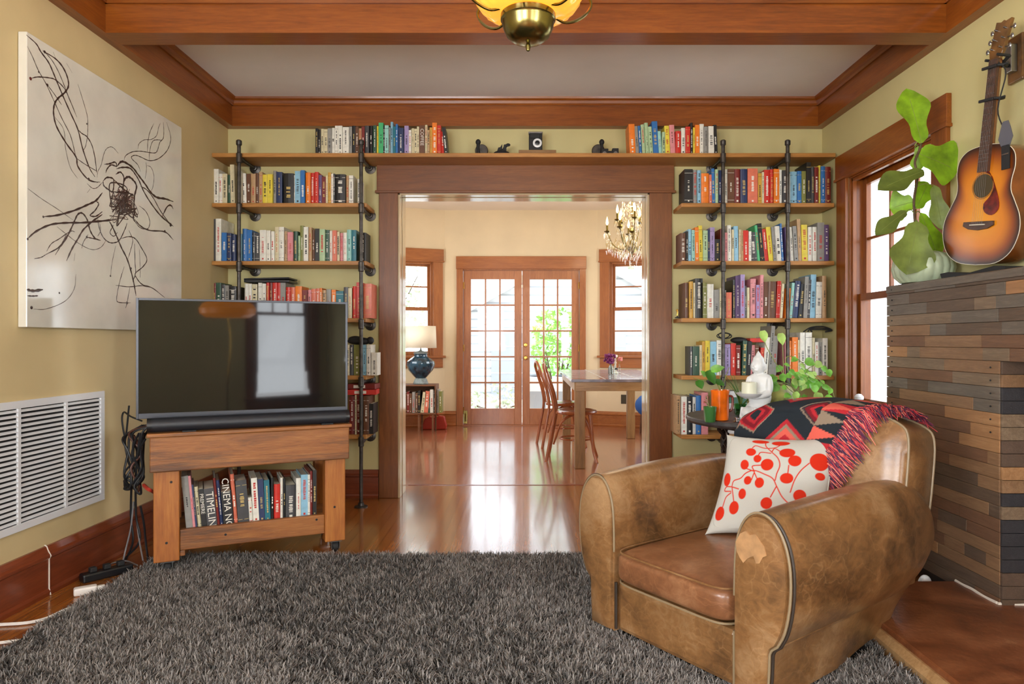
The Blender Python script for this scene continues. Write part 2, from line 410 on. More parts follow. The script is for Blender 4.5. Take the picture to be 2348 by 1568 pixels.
# hearth slab: cracked brown painted concrete
m_, nt_, b_ = new_mat('hearth')
nA = noise_n(nt_, mapping(nt_).outputs[0], 4, 8, .8, .65)
rA = ramp(nt_, [(.3, (84, 46, 26)), (.5, (122, 70, 40)), (.66, (146, 92, 58)), (.72, (186, 140, 100))])
nt_.links.new(nA.outputs[0], rA.inputs[0]); nt_.links.new(rA.outputs[0], b_.inputs['Base Color']); b_.inputs['Roughness'].default_value = .35
bump(nt_, b_, noise_n(nt_, mapping(nt_).outputs[0], 40, 5).outputs[0], .3, .006)
# reclaimed planks
PL = [((94, 84, 72), (132, 120, 106)), ((112, 92, 70), (152, 130, 104)), ((124, 92, 62), (160, 124, 88)), ((84, 66, 50), (118, 94, 72)),
      ((150, 108, 68), (188, 144, 98)), ((84, 66, 52), (108, 86, 70)), ((44, 42, 44), (60, 58, 60)), ((104, 72, 48), (138, 98, 68))]
for i, (a_, c_) in enumerate(PL):
    wood('plank_%d' % i, tuple(v*.8 for v in a_), a_, tuple(v*.94 for v in c_), 'Y', 1.6, .55, 0, .4)
plain('plank_back', (40, 32, 26), .8)

# colours that books come in
BOOKC = {'w': ('white', (222, 220, 208)), 'c': ('cream', (206, 196, 160)), 'g': ('grey', (140, 138, 132)), 'G': ('charcoal', (66, 66, 68)),
         'k': ('black', (30, 29, 29)), 'r': ('red', (196, 46, 34)), 'R': ('dark red', (116, 36, 30)), 'o': ('orange', (228, 122, 32)),
         'y': ('yellow', (218, 198, 64)), 'm': ('mustard', (198, 152, 60)), 'b': ('blue', (46, 108, 172)), 'l': ('light blue', (136, 184, 208)),
         'n': ('navy', (36, 50, 88)), 't': ('teal', (24, 104, 118)), 'a': ('aqua', (146, 196, 186)), 'e': ('green', (66, 172, 110)),
         'd': ('dark green', (48, 80, 62)), 'v': ('olive', (122, 124, 62)), 'p': ('pink', (208, 134, 138)), 's': ('salmon', (210, 112, 86)),
         'u': ('purple', (94, 72, 112)), 'h': ('lilac', (156, 138, 182)), 'B': ('brown', (98, 62, 40)), 'T': ('tan', (180, 146, 106)),
         'P': ('pale green', (168, 194, 152))}
for k, (nm, c) in BOOKC.items():
    plain('bk_'+k, c, .42, var=.06, vs=30)
plain('bk_mark_w', (226, 222, 210), .5); plain('bk_mark_k', (34, 32, 32), .5); plain('bk_mark_m', (196, 170, 100), .4); plain('bk_mark_r', (184, 50, 40), .5)
# ---------------------------------------------------------------- the room shell
XL, XR, YB, YR, ZC = -2.128, 2.153, 4.92, -2.2, 2.85
def frame(p0, p1):
    p0 = Vector((*p0, 0)); p1 = Vector((*p1, 0)); d = p1-p0
    return Matrix.Translation(p0) @ Rz(math.atan2(d.y, d.x)), d.length
def wall(name, p0, p1, z1, t, mat, openings=(), z0=0):
    M, L = frame(p0, p1); b = MB(); x = 0
    for (s0, s1, a, c) in sorted(openings):
        if s0 > x: b.box(x, s0, 0, t, z0, z1)
        if a > z0: b.box(s0, s1, 0, t, z0, a)
        if c < z1: b.box(s0, s1, 0, t, c, z1)
        x = s1
    if x < L: b.box(x, L, 0, t, z0, z1)
    o = b.build(name, mat, mat_world=M); tag(o, kind='structure'); return M, L
FM_back, _ = wall('wall_back', (XL, YB), (XR, YB), ZC, .2, 'wall_yellow', [(-.9-XL, .905-XL, 0, 2.19)])
FM_left, _ = wall('wall_left', (XL, YR), (XL, YB), ZC, .12, 'wall_tan', [(.8, 2.5, .85, 2.25)])
FM_right, _ = wall('wall_right', (XR, YB), (XR, YR), ZC, .14, 'wall_yellow', [(YB-4.516, YB-3.57, .70, 2.21), (5.02, 6.32, .8, 2.2)])
FM_rear, _ = wall('wall_rear', (XR, YR), (XL, YR), ZC, .12, 'wall_yellow', [(XR-1.88, XR-1.08, .35, 1.95), (XR+.55, XR+1.85, .85, 2.25)])
b = MB(); b.box(XL-.12, XR+.14, YR-.12, 5.335, -.1, 0); tag(b.build('floor', 'floor_living'), kind='structure')
b = MB(); b.box(-2.6, 2.6, 5.335, 9.4, -.1, 0.0); tag(b.build('floor_dining', 'floor_dining'), kind='structure')
b = MB(); b.box(XL-.12, XR+.14, YR-.12, YB+.1, ZC, ZC+.1); tag(b.build('ceiling', 'ceiling_white'), kind='structure')
b = MB(); b.box(-2.6, 2.6, YB+.1, 9.4, ZC+.01, ZC+.1); tag(b.build('ceiling_dining', 'ceiling_dining'), kind='structure')
# dining room: the far wall is the flat part of a shallow bay
A20 = math.radians(20)
PL0 = (-2.3, 9.07-(2.3-1.043)*math.tan(A20)); PR1 = (2.3, 9.07-(2.3-.985)*math.tan(A20))
FM_far, _ = wall('wall_far', (-1.043, 9.07), (.985, 9.07), ZC+.02, .15, 'wall_cream', [(-.83+1.043, .775+1.043, 0, 2.077)])
Lc = (2.3-1.043)/math.cos(A20)
FM_bl, _ = wall('wall_far_left', PL0, (-1.043, 9.07), ZC+.02, .15, 'wall_cream', [(Lc-.16-.62, Lc-.16, .93, 2.17)])
FM_br, _ = wall('wall_far_right', (.985, 9.07), PR1, ZC+.02, .15, 'wall_cream', [(.165, .165+1.1, .93, 2.17)])
wall('wall_dining_left', (-2.3, 5.12), PL0, ZC+.02, .12, 'wall_cream', [(.85, 2.75, .9, 2.3)])
wall('wall_dining_right', PR1, (2.3, 5.12), ZC+.02, .12, 'wall_cream', [(.7, 2.6, .9, 2.3)])
wall('wall_dining_back', (-2.3, 5.12), (2.3, 5.12), ZC+.02, .012, 'wall_cream', [(-.9+2.3, .905+2.3, 0, 2.19)])

# ceiling beams with crown mould
def crown(b, L, M, flip=1, h=.055):
    prof = [(0, 0), (.012, 0), (.02, .012), (.024, .03), (.036, .042), (.04, .055), (0, .055)]
    b.prism([(flip*p[0], p[1]) for p in prof], 0, L, 0, M)
ZB = 2.653
Lx = XR-XL
b = MB(); b.box(XL, XR, YB-.072, YB, ZB, ZC)
# crown runs along X: profile (u -> -Y, v -> Z)
def MXrun(x0, y0, z0, s): return Matrix(((0, 0, 1, x0), (s, 0, 0, y0), (0, 1, 0, z0), (0, 0, 0, 1)))
def MYrun(x0, y0, z0, s): return Matrix(((s, 0, 0, x0), (0, 0, 1, y0), (0, 1, 0, z0), (0, 0, 0, 1)))
crown(b, Lx, MXrun(XL, YB-.072, ZC-.055, -1)); tag(b.build('trim_1', 'trim_X'), 'red-brown beam along the top of the bookcase wall', kind='structure')
b = MB(); b.box(XL, XL+.06, YR, YB-.072, ZB, ZC); crown(b, YB-.072-YR, MYrun(XL+.06, YR, ZC-.055, 1)); tag(b.build('trim_2', 'trim_Y'), kind='structure')
b = MB(); b.box(XR-.06, XR, YR, YB-.072, ZB, ZC); crown(b, YB-.072-YR, MYrun(XR-.06, YR, ZC-.055, -1)); tag(b.build('trim_3', 'trim_Y'), kind='structure')
for k, y0 in enumerate((3.38, 1.0, -1.3)):
    b = MB(); b.box(XL+.06, XR-.06, y0, y0+.138, ZB, ZC)
    crown(b, Lx-.12, MXrun(XL+.06, y0, ZC-.055, -1)); crown(b, Lx-.12, MXrun(XL+.06, y0+.138, ZC-.055, 1))
    tag(b.build('trim_%d' % (k+4), 'trim_X'), kind='structure')

# baseboards
BP = [(0, 0), (.028, 0), (.03, .018), (.022, .03), (.022, .16), (.03, .168), (.03, .18), (.022, .19), (.016, .205), (.012, .216), (0, .216)]
def baseboard(name, x0, y0, x1, y1, mat, inward, h=1.0, parts=None):
    d = Vector((x1-x0, y1-y0, 0)); L = d.length; d.normalize(); n = Vector(inward).to_3d().normalized()
    M = Matrix(((n.x, 0, d.x, x0), (n.y, 0, d.y, y0), (0, 1, 0, 0), (0, 0, 0, 1)))
    b = MB(); b.prism([(p[0], p[1]*h) for p in BP], 0, L, 0, M); return tag(b.build(name, mat), kind='structure')
baseboard('baseboard_left', XL, YR, XL, YB, 'baseb_Y', (1, 0))
baseboard('baseboard_back_left', XL, YB, -1.04, YB, 'baseb_X', (0, -1), .93)
baseboard('baseboard_back_right', 1.07, YB, XR, YB, 'baseb_X', (0, -1), .93)
baseboard('baseboard_right', XR, 4.9, XR, 3.7, 'baseb_Y', (-1, 0))
baseboard('baseboard_far_left', *PL0, -1.043, 9.07, 'dtrim_X', (math.sin(A20), -math.cos(A20)), .9)
baseboard('baseboard_far_right', .985, 9.07, *PR1, 'dtrim_X', (-math.sin(A20), -math.cos(A20)), .9)
baseboard('baseboard_far', .83, 9.07, .985, 9.07, 'dtrim_X', (0, -1), .9)
baseboard('baseboard_far.001', -1.043, 9.07, -.89, 9.07, 'dtrim_X', (0, -1), .9)
b = MB(); b.tube([(XL+.030, 3.03, .002), (XL+.0235, 3.03, .03), (XL+.0235, 3.03, .16), (XL+.0315, 3.03, .175), (XL+.018, 3.03, .20), (XL+.013, 3.03, .215), (XL+.003, 3.03, .222)], .0028, 6)
tag(b.build('cord_cover', 'caulk'), 'pale cord strip running up the dark baseboard below the vent', 'cord')

# wide cased opening to the dining room
O = thing('trim_7', None, None, (0, 0, 0), kind='structure')
y0 = YB-.03
b = MB(); b.box(-1.035, -.9, y0, YB, 0, 2.19).build('casing', 'casing_Z', O, .004)
b = MB(); b.box(.905, 1.065, y0, YB, 0, 2.19).build('casing', 'casing_Z', O, .004)
b = MB(); b.box(-1.05, 1.08, y0-.005, YB, 2.19, 2.386).box(-1.06, 1.09, y0-.016, YB, 2.185, 2.203)
b.build('head_casing', 'casing_X', O, .003)
plain('jamb_gloss', (190, 168, 132), .18, coat=.6)
b = MB(); b.box(-.9, -.885, y0+.012, YB+.055, 0, 2.19).box(-.9, -.885, YB+.085, YB+.215, 0, 2.19).box(-.9, -.893, YB+.05, YB+.09, 0, 2.19, 1)
b.box(.89, .905, y0+.012, YB+.055, 0, 2.19).box(.89, .905, YB+.085, YB+.215, 0, 2.19).box(.898, .905, YB+.05, YB+.09, 0, 2.19, 1)
b.box(-.9, .905, y0+.012, YB+.055, 2.175, 2.19).box(-.9, .905, YB+.085, YB+.215, 2.175, 2.19).box(-.9, .905, YB+.05, YB+.09, 2.184, 2.19, 1)
b.build('jamb', ['jamb_gloss', 'duct'], O, .002)
b = MB(); b.box(-1.03, -.9, YB+.212, YB+.23, 0, 2.19).box(.905, 1.03, YB+.212, YB+.23, 0, 2.19).box(-1.03, 1.03, YB+.212, YB+.23, 2.19, 2.34)
b.build('dining_casing', 'dtrim_Z', O)

# sash windows (local frame: x along the wall, y outward, z up)
def window(n, M, s0, s1, z0, z1, zm, cols, rows, mats, wt=.14, cw=.13, hh=.165, drop=.13, lower_rows=1, ins=.05):
    R = thing('window_%d' % n, None, None, kind='structure'); R.matrix_world = M
    mz, mx = mats
    for (a, c) in ((s0-cw, s0), (s1, s1+cw)):
        MB().box(a, c, -.024, 0, z0-.02, z1).build('casing', mz, R, .003)
    b = MB(); b.box(s0-cw-.01, s1+cw+.01, -.028, 0, z1, z1+hh).box(s0-cw-.018, s1+cw+.018, -.036, 0, z1-.006, z1+.012).build('head_casing', mx, R, .003)
    MB().box(s0-cw-.03, s1+cw+.03, -.055, ins, z0-.03, z0).build('sill', mx, R, .004)
    MB().box(s0-cw, s1+cw, -.022, 0, z0-.03-drop, z0-.03).build('apron', mx, R, .003)
    b = MB(); t = .014
    b.box(s0, s0+t, 0, wt, z0, z1).box(s1-t, s1, 0, wt, z0, z1).box(s0, s1, 0, wt, z1-t, z1).box(s0, s1, ins, wt+.02, z0-.02, z0+.01)
    b.box(s0+t, s0+t+.018, .012, ins-.012, z0, z1).box(s1-t-.018, s1-t, .012, ins-.012, z0, z1).box(s0+t, s1-t, .012, ins-.012, z1-.034, z1-t)
    b.build('jamb', mz, R, .002)
    def sash(nm, a, c, ya, nr, st=.045):
        x0, x1 = s0+t, s1-t; b = MB()
        b.box(x0, x0+st, ya, ya+.032, a, c).box(x1-st, x1, ya, ya+.032, a, c).box(x0+st, x1-st, ya, ya+.032, a, a+st).box(x0+st, x1-st, ya, ya+.032, c-st, c)
        for i in range(1, cols):
            if nr == 1: break
            xx = x0+st+(x1-x0-2*st)*i/cols; b.box(xx-.009, xx+.009, ya+.004, ya+.028, a+st, c-st)
        for i in range(1, nr):
            zz = a+st+(c-a-2*st)*i/nr; b.box(x0+st, x1-st, ya+.005, ya+.027, zz-.009, zz+.009)
        o = b.build(nm, mz, R, .002)
        MB().box(x0+st-.004, x1-st+.004, ya+.014, ya+.018, a+st-.004, c-st+.004).build('pane', 'glass', o)
    sash('upper_sash', zm-.02, z1-t, ins+.036, rows)
    sash('lower_sash', z0+.01, zm+.025, ins, lower_rows)
    return R
window(1, FM_right, YB-4.516, YB-3.57, .70, 2.21, 1.41, 3, 2, ('trim_Z', 'trim_X'), wt=.14)
window(2, FM_bl, Lc-.16-.62, Lc-.16, .93, 2.17, 1.545, 1, 2, ('dtrim_Z', 'dtrim_X'), lower_rows=2)
window(3, FM_br, .165, .165+1.1, .93, 2.17, 1.545, 1, 2, ('dtrim_Z', 'dtrim_X'), lower_rows=2)
window(4, FM_rear, XR-1.88, XR-1.08, .35, 1.95, 1.5, 3, 2, ('trim_Z', 'trim_X'), wt=.12)
window(5, FM_rear, XR+.55, XR+1.85, .85, 2.25, 1.6, 4, 2, ('trim_Z', 'trim_X'), wt=.12)
window(6, FM_left, .8, 2.5, .85, 2.25, 1.6, 4, 2, ('trim_Z', 'trim_X'), wt=.12)
window(7, FM_right, 5.02, 6.32, .8, 2.2, 1.55, 4, 2, ('trim_Z', 'trim_X'), wt=.14)

# french doors
O = thing('trim_8', None, None, kind='structure')
for (a, c) in ((-.886, -.80), (.745, .828)):
    MB().box(a, c, 9.045, 9.07, 0, 2.077).build('casing', 'dtrim_Z', O, .003)
MB().box(-.892, .834, 9.04, 9.07, 2.077, 2.245).build('head_casing', 'dtrim_X', O, .003)
MB().box(-.83, -.80, 9.07, 9.2, 0, 2.077).box(.745, .775, 9.07, 9.2, 0, 2.077).box(-.8, .745, 9.07, 9.2, 2.062, 2.077).build('jamb', 'dtrim_Z', O)
MB().box(-.8, .745, 9.06, 9.24, 0, .012).build('threshold', 'dtrim_X', O)
wood('fdoor', (118, 66, 34), (158, 96, 54), (184, 120, 74), 'Z', 1, .35, .2)
def leaf(n, x0, x1, hinge_left):
    R = thing('door_%d' % n, None, None, (x0 if hinge_left else x1, 9.08, 0), kind='structure')
    ox = R.location.x
    z0, z1 = .012, 2.06; y0, y1 = 0, .042
    gx0, gx1, gz0, gz1 = x0+.1, x1-.1, .225, 1.944
    b = MB()
    b.box(x0-ox, gx0-ox, y0, y1, z0, z1).box(gx1-ox, x1-ox, y0, y1, z0, z1).box(gx0-ox, gx1-ox, y0, y1, z0, gz0).box(gx0-ox, gx1-ox, y0, y1, gz1, z1)
    for i in (1, 2):
        xx = gx0+(gx1-gx0)*i/3-ox; b.box(xx-.011, xx+.011, y0+.006, y1-.006, gz0, gz1)
    for i in range(1, 5):
        zz = gz0+(gz1-gz0)*i/5; b.box(gx0-ox, gx1-ox, y0+.007, y1-.007, zz-.011, zz+.011)
    b.build('door_frame', 'fdoor', R, .003)
    MB().box(gx0-ox, gx1-ox, .019, .023, gz0, gz1).build('pane', 'glass', R)
    for zz in (1.86, 1.03, .2):
        xx = (x0+.004 if hinge_left else x1-.004)-ox
        MB().tube([(xx, -.008, zz-.045), (xx, -.008, zz+.045)], .007, 8).build('hinge', 'brass', R)
    return R, ox
leaf(1, -.797, -.019, True)
R, ox = leaf(2, -.014, .742, False)
kx = .03-ox
for zz, nm in ((1.07, 'deadbolt'), (.90, 'knob')):
    b = MB(); b.lathe([(.03, 0), (.03, .006), (.012, .01), (.012, .03), (.026, .036), (.03, .05), (.02, .062), (.001, .064)] if nm == 'knob' else [(.027, 0), (.027, .008), (.022, .014), (.001, .016)], 20, 0, Tr(kx, 0, zz) @ Rx(PI/2))
    b.build(nm, 'brass', R)
b = MB(); b.box(kx-.052, kx-.042, -.012, 0, 1.9, 2.0).box(kx-.058, kx-.036, -.018, 0, 1.83, 1.868).build('slide_bolt', 'ivory', R)
b = MB(); b.box(-.793, -.745, 9.06, 9.078, .03, .2).tube([(-.769, 9.055, .06), (-.769, 9.05, .16)], .008, 8)
o = b.build('door_closer', 'old_brass'); tag(o, 'tarnished brass spring hinge plate at the foot of the french doors', 'hinge')

# floor threshold strip
b = MB(); b.box(-.9, .905, 5.325, 5.345, 0, .003); tag(b.build('trim_9', 'baseb_X'), kind='structure')

# ---------------------------------------------------------------- outside
b = MB(); b.box(-14, 14, 9.3, 40, -.35, -.25); tag(b.build('ground', 'ext_ground'), kind='structure')
b = MB(); b.box(2.3, 14, -6, 9.3, -.35, -.25); tag(b.build('ground.001', 'ext_ground'), kind='structure')
def garage():
    R = thing('garage', 'white clapboard garage with a low gable roof seen through the french doors', 'building', (.95, 16, -.25))
    b = MB(); b.box(-2.4, 2.9, 0, 5, 0, 2.0)
    b.prism([(-2.4, 2.0), (2.9, 2.0), (.25, 3.5)], -.001, 5, 0, Matrix(((1, 0, 0, 0), (0, 0, 1, 0), (0, 1, 0, 0), (0, 0, 0, 1))))
    for i in range(17):
        z = .15+i*.19; hw = 2.65 if z < 2 else 2.65*(3.5-z)/1.5
        if hw > .1: b.box(.25-hw, .25+hw, -.02, 0, z, z+.03, 1)
    b.build('walls', ['ext_siding', 'ext_grey'], R)
    for s in (-1, 1):
        b = MB(); M = Tr(.25, -.3, 3.56) @ Ry(s*math.atan(1.5/2.65))
        b.box(0, s*3.3, 0, 5.6, 0, .1, 0, M) if s > 0 else b.box(-3.3, 0, 0, 5.6, 0, .1, 0, M)
        b.build('roof', 'ext_roof', R)
        b = MB(); b.box(min(0, s*3.3), max(0, s*3.3), -.02, .02, -.12, .12, 0, M); b.build('fascia', 'ext_white', R)
    for x0 in (-1.7, .1):
        b = MB(); b.box(x0, x0+1.35, -.05, 0, .0, 1.55, 0)
        for i in range(1, 5): b.box(x0, x0+1.35, -.06, -.04, i*.31-.01, i*.31+.01, 1)
        b.build('garage_door', ['ext_grey', 'ext_white'], R)
garage()
def leafy(name, label, cat, c, rr, n, mat, sz, seed, trunk=True):
    rnd = random.Random(seed); R = thing(name, label, cat, (c[0], c[1], -.25)); b = MB()
    for i in range(n):
        while True:
            p = Vector((rnd.uniform(-1, 1), rnd.uniform(-1, 1), rnd.uniform(-1, 1)))
            if p.length < 1: break
        q = Vector((p.x*rr[0], p.y*rr[1], c[2]+.25+p.z*rr[2])); s = sz*rnd.uniform(.6, 1.3)
        M = Tr(q) @ Matrix.Rotation(rnd.uniform(0, 6.3), 4, Vector((rnd.uniform(-1, 1), rnd.uniform(-1, 1), rnd.uniform(-1, 1))).normalized())
        b.add([(0, -s, 0), (s*.45, 0, s*.08), (0, s, 0), (-s*.45, 0, s*.08)], [(0, 1, 2), (0, 2, 3)], 0, False, M)
    b.build('foliage', mat, R, recalc=False)
    b = MB()
    for k in range(5):
        a = k*1.3; b.tube([(0, 0, 0), (rr[0]*.2*math.cos(a), rr[1]*.2*math.sin(a), c[2]*.5+.1), (rr[0]*.6*math.cos(a), rr[1]*.6*math.sin(a), c[2]+.2)], [.03, .02, .008], 6)
    b.build('trunk', 'stem_brown', R)
leafy('bamboo_shrub', 'bright green shrub outside the right-hand french door', 'shrub', (.55, 11.3, 1.0), (.42, .35, .75), 700, 'ext_leaf', .06, 1)
leafy('tree', 'pale leafy tree rising behind the garage roof', 'tree', (2.6, 25, 5.0), (2.6, 1.5, 2.4), 1500, 'ext_leaf_pale', .16, 2)
leafy('tree', 'pale tree outside the bay window behind the table lamp', 'tree', (-3.4, 15, 2.6), (1.8, 1.2, 1.9), 1500, 'ext_leaf_pale', .12, 3)
leafy('shrub', 'low pale shrub outside the left-hand french door', 'shrub', (-.55, 12.6, .0), (.8, .4, .35), 300, 'ext_leaf_pale', .07, 4)
for k, x in enumerate((.22, .62)):
    R = thing('air_conditioner', ['grey outdoor air conditioner unit outside the glass, nearer the door knobs', 'grey outdoor air conditioner unit outside the glass, behind the bentwood chair'][k], 'air conditioner', (x, 10.6, -.25), group='outdoor units')
    MB().box(-.17, .17, -.15, .15, .02, .82).build('body', 'ext_white', R, .01)
    b = MB(); b.box(-.13, .13, -.16, -.15, .1, .6); b.build('grille', 'ext_grey', R)
    b = MB(); b.lathe([(.12, 0), (.12, .02), (.09, .03)], 20, 0, Tr(0, 0, .82)); b.build('fan_cover', 'ext_dark', R)
b = MB(); b.box(-1.6, -1.45, 11.2, 11.3, -.25, 2.2).box(-3.2, -1.3, 11.9, 12.0, -.25, .8)
tag(b.build('fence', 'ext_white'), 'white fence and post outside the bay window', 'fence')

# ---------------------------------------------------------------- wall shelving
SZ = [2.410, 2.069, 1.673, 1.283, .890, .485]
YF, TH = 4.66, .028
MB().box(XL+.001, XR-.02, YF, YB, SZ[0]-TH, SZ[0]).build('top_shelf', 'shelf_wood', None, .003)
tag(bpy.data.objects['top_shelf'], 'long brown plank shelf running above the doorway across the whole wall', 'shelf')
ORD1 = ['upper', 'second', 'third', 'fourth', 'lowest']
for k in range(1, 6):
    o = MB().box(XL+.001, -1.072, YF, YB, SZ[k]-TH, SZ[k]).build('shelf_board', 'shelf_wood', None, .003)
    tag(o, '%s brown board of the pipe shelving behind the television' % ORD1[k-1], 'shelf', 'shelf boards on the pipe frames')
    o = MB().box(1.08, XR-.03, YF, YB, SZ[k]-TH, SZ[k]).build('shelf_board', 'shelf_wood', None, .003)
    tag(o, '%s honey brown board of the pipe shelving beside the window' % ORD1[k-1], 'shelf', 'shelf boards on the pipe frames')
def pipe_post(px, side, label):
    X = (px-CX)*4.635/F
    R = thing('pipe_post', label, 'shelf support', (X, 4.635, 0), group='black iron pipe posts')
    b = MB(); b.tube([(0, 0, .0), (0, 0, 2.46)], .0125, 10); b.build('post', 'pipe', R)
    MB().lathe([(.016, 0), (.019, .004), (.019, .03), (.012, .036), (.001, .037)], 12, 0, Tr(0, 0, 2.455)).build('cap', 'pipe', R)
    MB().lathe([(.045, 0), (.045, .006), (.022, .01), (.019, .03), (.013, .032)], 16).build('flange', 'pipe', R)
    for z in [s-TH-.014 for s in SZ]:
        b = MB(); b.lathe([(.014, -.035), (.019, -.03), (.019, .03), (.014, .035)], 10, 0, Tr(0, 0, z))
        b.tube([(0, 0, z), (0, .06, z)], .018, 10)
        b.build('tee', 'pipe', R)
        b = MB(); b.tube([(0, .05, z), (0, .275, z)], .0115, 8); arm = b.build('bracket', 'pipe', R)
        b = MB(); b.lathe([(.04, 0), (.04, .006), (.02, .012), (.018, .026), (.012, .028)], 16, 0, Tr(0, YB-4.635, z) @ Rx(PI/2))
        b.build('flange', 'pipe', arm)
pipe_post(548, 0, 'black iron pipe post by the wall corner behind the television')
pipe_post(828, 0, 'black iron pipe post between the television and the doorway casing')
pipe_post(1658, 1, 'black iron pipe post of the window bookcase nearer the doorway')
pipe_post(1806, 1, 'black iron pipe post of the window bookcase nearer the window')

# ---------------------------------------------------------------- books
FNT = None
NB = [0]
def text_obj(txt, size, mat, parent, M, name='title', depth=.0004):
    c = bpy.data.curves.new(name, 'FONT'); c.body = txt; c.size = size; c.extrude = depth; c.align_x = 'CENTER'; c.align_y = 'CENTER'
    c.resolution_u = 2
    c.materials.append(MT(mat)); o = bpy.data.objects.new(name, c); COL.objects.link(o); o.parent = parent
    bpy.context.view_layer.update()
    me = bpy.data.meshes.new_from_object(o.evaluated_get(bpy.context.evaluated_depsgraph_get())); me.name = name
    bpy.data.objects.remove(o); o = bpy.data.objects.new(name, me); COL.objects.link(o); o.parent = parent; o.matrix_local = M
    return o
DARKS = set('GkRrbntduBsvo')
def book_mb(w, h, d, seed, code):
    """local: spine faces -Y at y=0, centred on x, base z=0"""
    r = random.Random(seed); b = MB(); hw = w/2; c = .0018 if w > .012 else .0009
    rd = min(.35*w, .006)*r.choice((0, .3, 1))
    pts = [(-hw, rd), (-hw*.6, rd*.3), (0, 0), (hw*.6, rd*.3), (hw, rd), (hw, rd+.003), (-hw, rd+.003)]
    b.prism(pts, 0, h, 0)
    b.box(-hw, -hw+c, rd+.002, d, 0, h).box(hw-c, hw, rd+.002, d, 0, h)
    b.box(-hw+c, hw-c, rd+.003, d-.004, .002, h-r.uniform(.001, .004), 1)
    if w > .006:
        e = -.0005; mw = hw*r.uniform(.22, .5)
        z = h*r.uniform(.55, .92); lo = h*r.uniform(.2, .4)
        big = r.random() < .35
        while z > lo:
            L = r.uniform(.005, .010) if big else r.uniform(.002, .006)
            if r.random() < .82: b.box(-mw*r.uniform(.7, 1), mw*r.uniform(.7, 1), e, rd*.4+.001, z-L, z, 2)
            z -= L+r.uniform(.0015, .004)
        if r.random() < .5: b.box(-mw*.7, mw*.7, e, rd*.4+.001, h*.06, h*.06+min(.012, mw*1.4), 2)
        if r.random() < .3:
            for zz in (.1, .88): b.box(-hw*.99, hw*.99, rd*.2-.0002, rd+.001, h*zz, h*zz+.002, 2)
    return b
def book(w, h, d, code, label, group, loc, rotz=0, lean=0, seed=0, title=None, tcol='bk_mark_w', parent_mat=None):
    NB[0] += 1
    mark = random.Random(seed+5).choice(('bk_mark_w', 'bk_mark_w', 'bk_mark_m')) if code in DARKS else random.Random(seed+5).choice(('bk_mark_k', 'bk_mark_k', 'bk_mark_r'))
    if title:
        b = MB(); b.box(-w/2, w/2, 0, d, 0, h).box(-w/2+.002, w/2-.002, .003, d-.003, h, h+.0004, 1)
    else: b = book_mb(w, h, d, seed, code)
    o = b.build('book', ['bk_'+code, 'page', mark]); tag(o, label, 'book', group)
    if parent_mat is not None: o.matrix_world = parent_mat @ Ry(lean)
    else: o.location = loc; o.rotation_euler = (0, lean, rotz)
    if title:
        text_obj(title[0], title[1], tcol, o, Tr(0, -.0006, h*title[2]) @ Rx(PI/2) @ Rz(-PI/2 if len(title) < 4 else title[3]))
    return o
def ordn(n):
    w_ = ['first', 'second', 'third', 'fourth', 'fifth', 'sixth', 'seventh', 'eighth', 'ninth', 'tenth', 'eleventh', 'twelfth']
    return w_[n-1] if n <= 12 else '%d%s' % (n, {1: 'st', 2: 'nd', 3: 'rd'}.get(n % 10, 'th') if n not in (11, 12, 13) else 'th')
def shelf_books(data, x, ytop_level, zs, anchor, place, group, seed, yd=4.69, titles={}):
    rnd = random.Random(seed); n = 0
    for tok in data.split():
        if tok[0] == '_': x += float(tok[1:]); continue
        code = tok[0]; lean = 0; t = tok[1:]
        for ch, sg in (('<', -1), ('>', 1)):
            if ch in t: t, l = t.split(ch); lean = sg*float(l)
        wd, top = t.split('/'); wd = float(wd); top = float(top); n += 1
        y = yd+rnd.uniform(-.006, .012)
        wm = wd*y/F*.955; h = (CH-(top-CY)*y/F)-zs-.001
        la = math.atan(lean*y/F/h) if lean else 0
        if la: h = h/math.cos(la); wm *= math.cos(la)
        X = (x+wd/2-CX)*y/F
        dep = min(YB-y-.012, max(.11, h*.72))
        dz = abs(math.sin(la))*wm/2
        adj = 'thin ' if wd < 7.5 else ('thick ' if wd > 15 else '')
        lab = '%s%s book, %s from the %s, %s' % (adj, BOOKC[code][0], ordn(n), anchor, place)
        book(wm, h-dz, dep, code, lab, group, (X, y, zs+.0005+dz), 0, la, seed*100+n, titles.get(n), titles.get((n, 'c'), 'bk_mark_w'))
        x += wd
    return n
TV_, WI_ = 'of the television bookcase', 'of the window bookcase'
L1 = "w11/387 w8/398 c12/398 _1 d7/401 c10/377<2 _6 w9/392<1 w11/397<2 B10/398 T11/398 B8/397<1 T8/394 y11/400 y12/399 _1 g7/391 n14/394 _2 k24/397 w3/401 l13/392 b10/390 _1 o12/395 r9/396 r9/394 u8/401 R9/405 c5/402 m7/395 w5/398 G4/398 k24/399 _1 T7/403 w10/402 _9 w6/410"
L2 = "G12/502 w13/501 _1 b12/533 n10/534 n11/537 _5 l9/536 b11/524 b12/527 G8/533 G9/534 w15/527 w10/528 w9/530 _1 c9/520 w12/520 T8/530 p13/532 d11/530 P5/540 v8/517 w11/520 T8/521 B7/527 k10/524 P13/525 d10/527 w7/529 s10/528 c7/531 p8/534 w8/533 a11/526 t11/527 _8 k14/533"
L3 = "w4/650 R7/649 d12/648 G9/652 g9/654 k17/656 _18 w9/650 w8/650 c13/651 _2 w9/648 w9/650 r7/647 R8/647 r10/647 r8/648 g12/648 r11/658 s11/658 o15/656 R13/665 p9/664 s10/662 s9/661 o5/660 T10/665 g11/663 _1 o10/664 t18/667 G10/658 c9/660 _1 r9/656 r12/647 _4 s19/650"
L4 = "c6/790 G10/790 v15/790 _5 l9/790 w10/790 _1 w14/808"
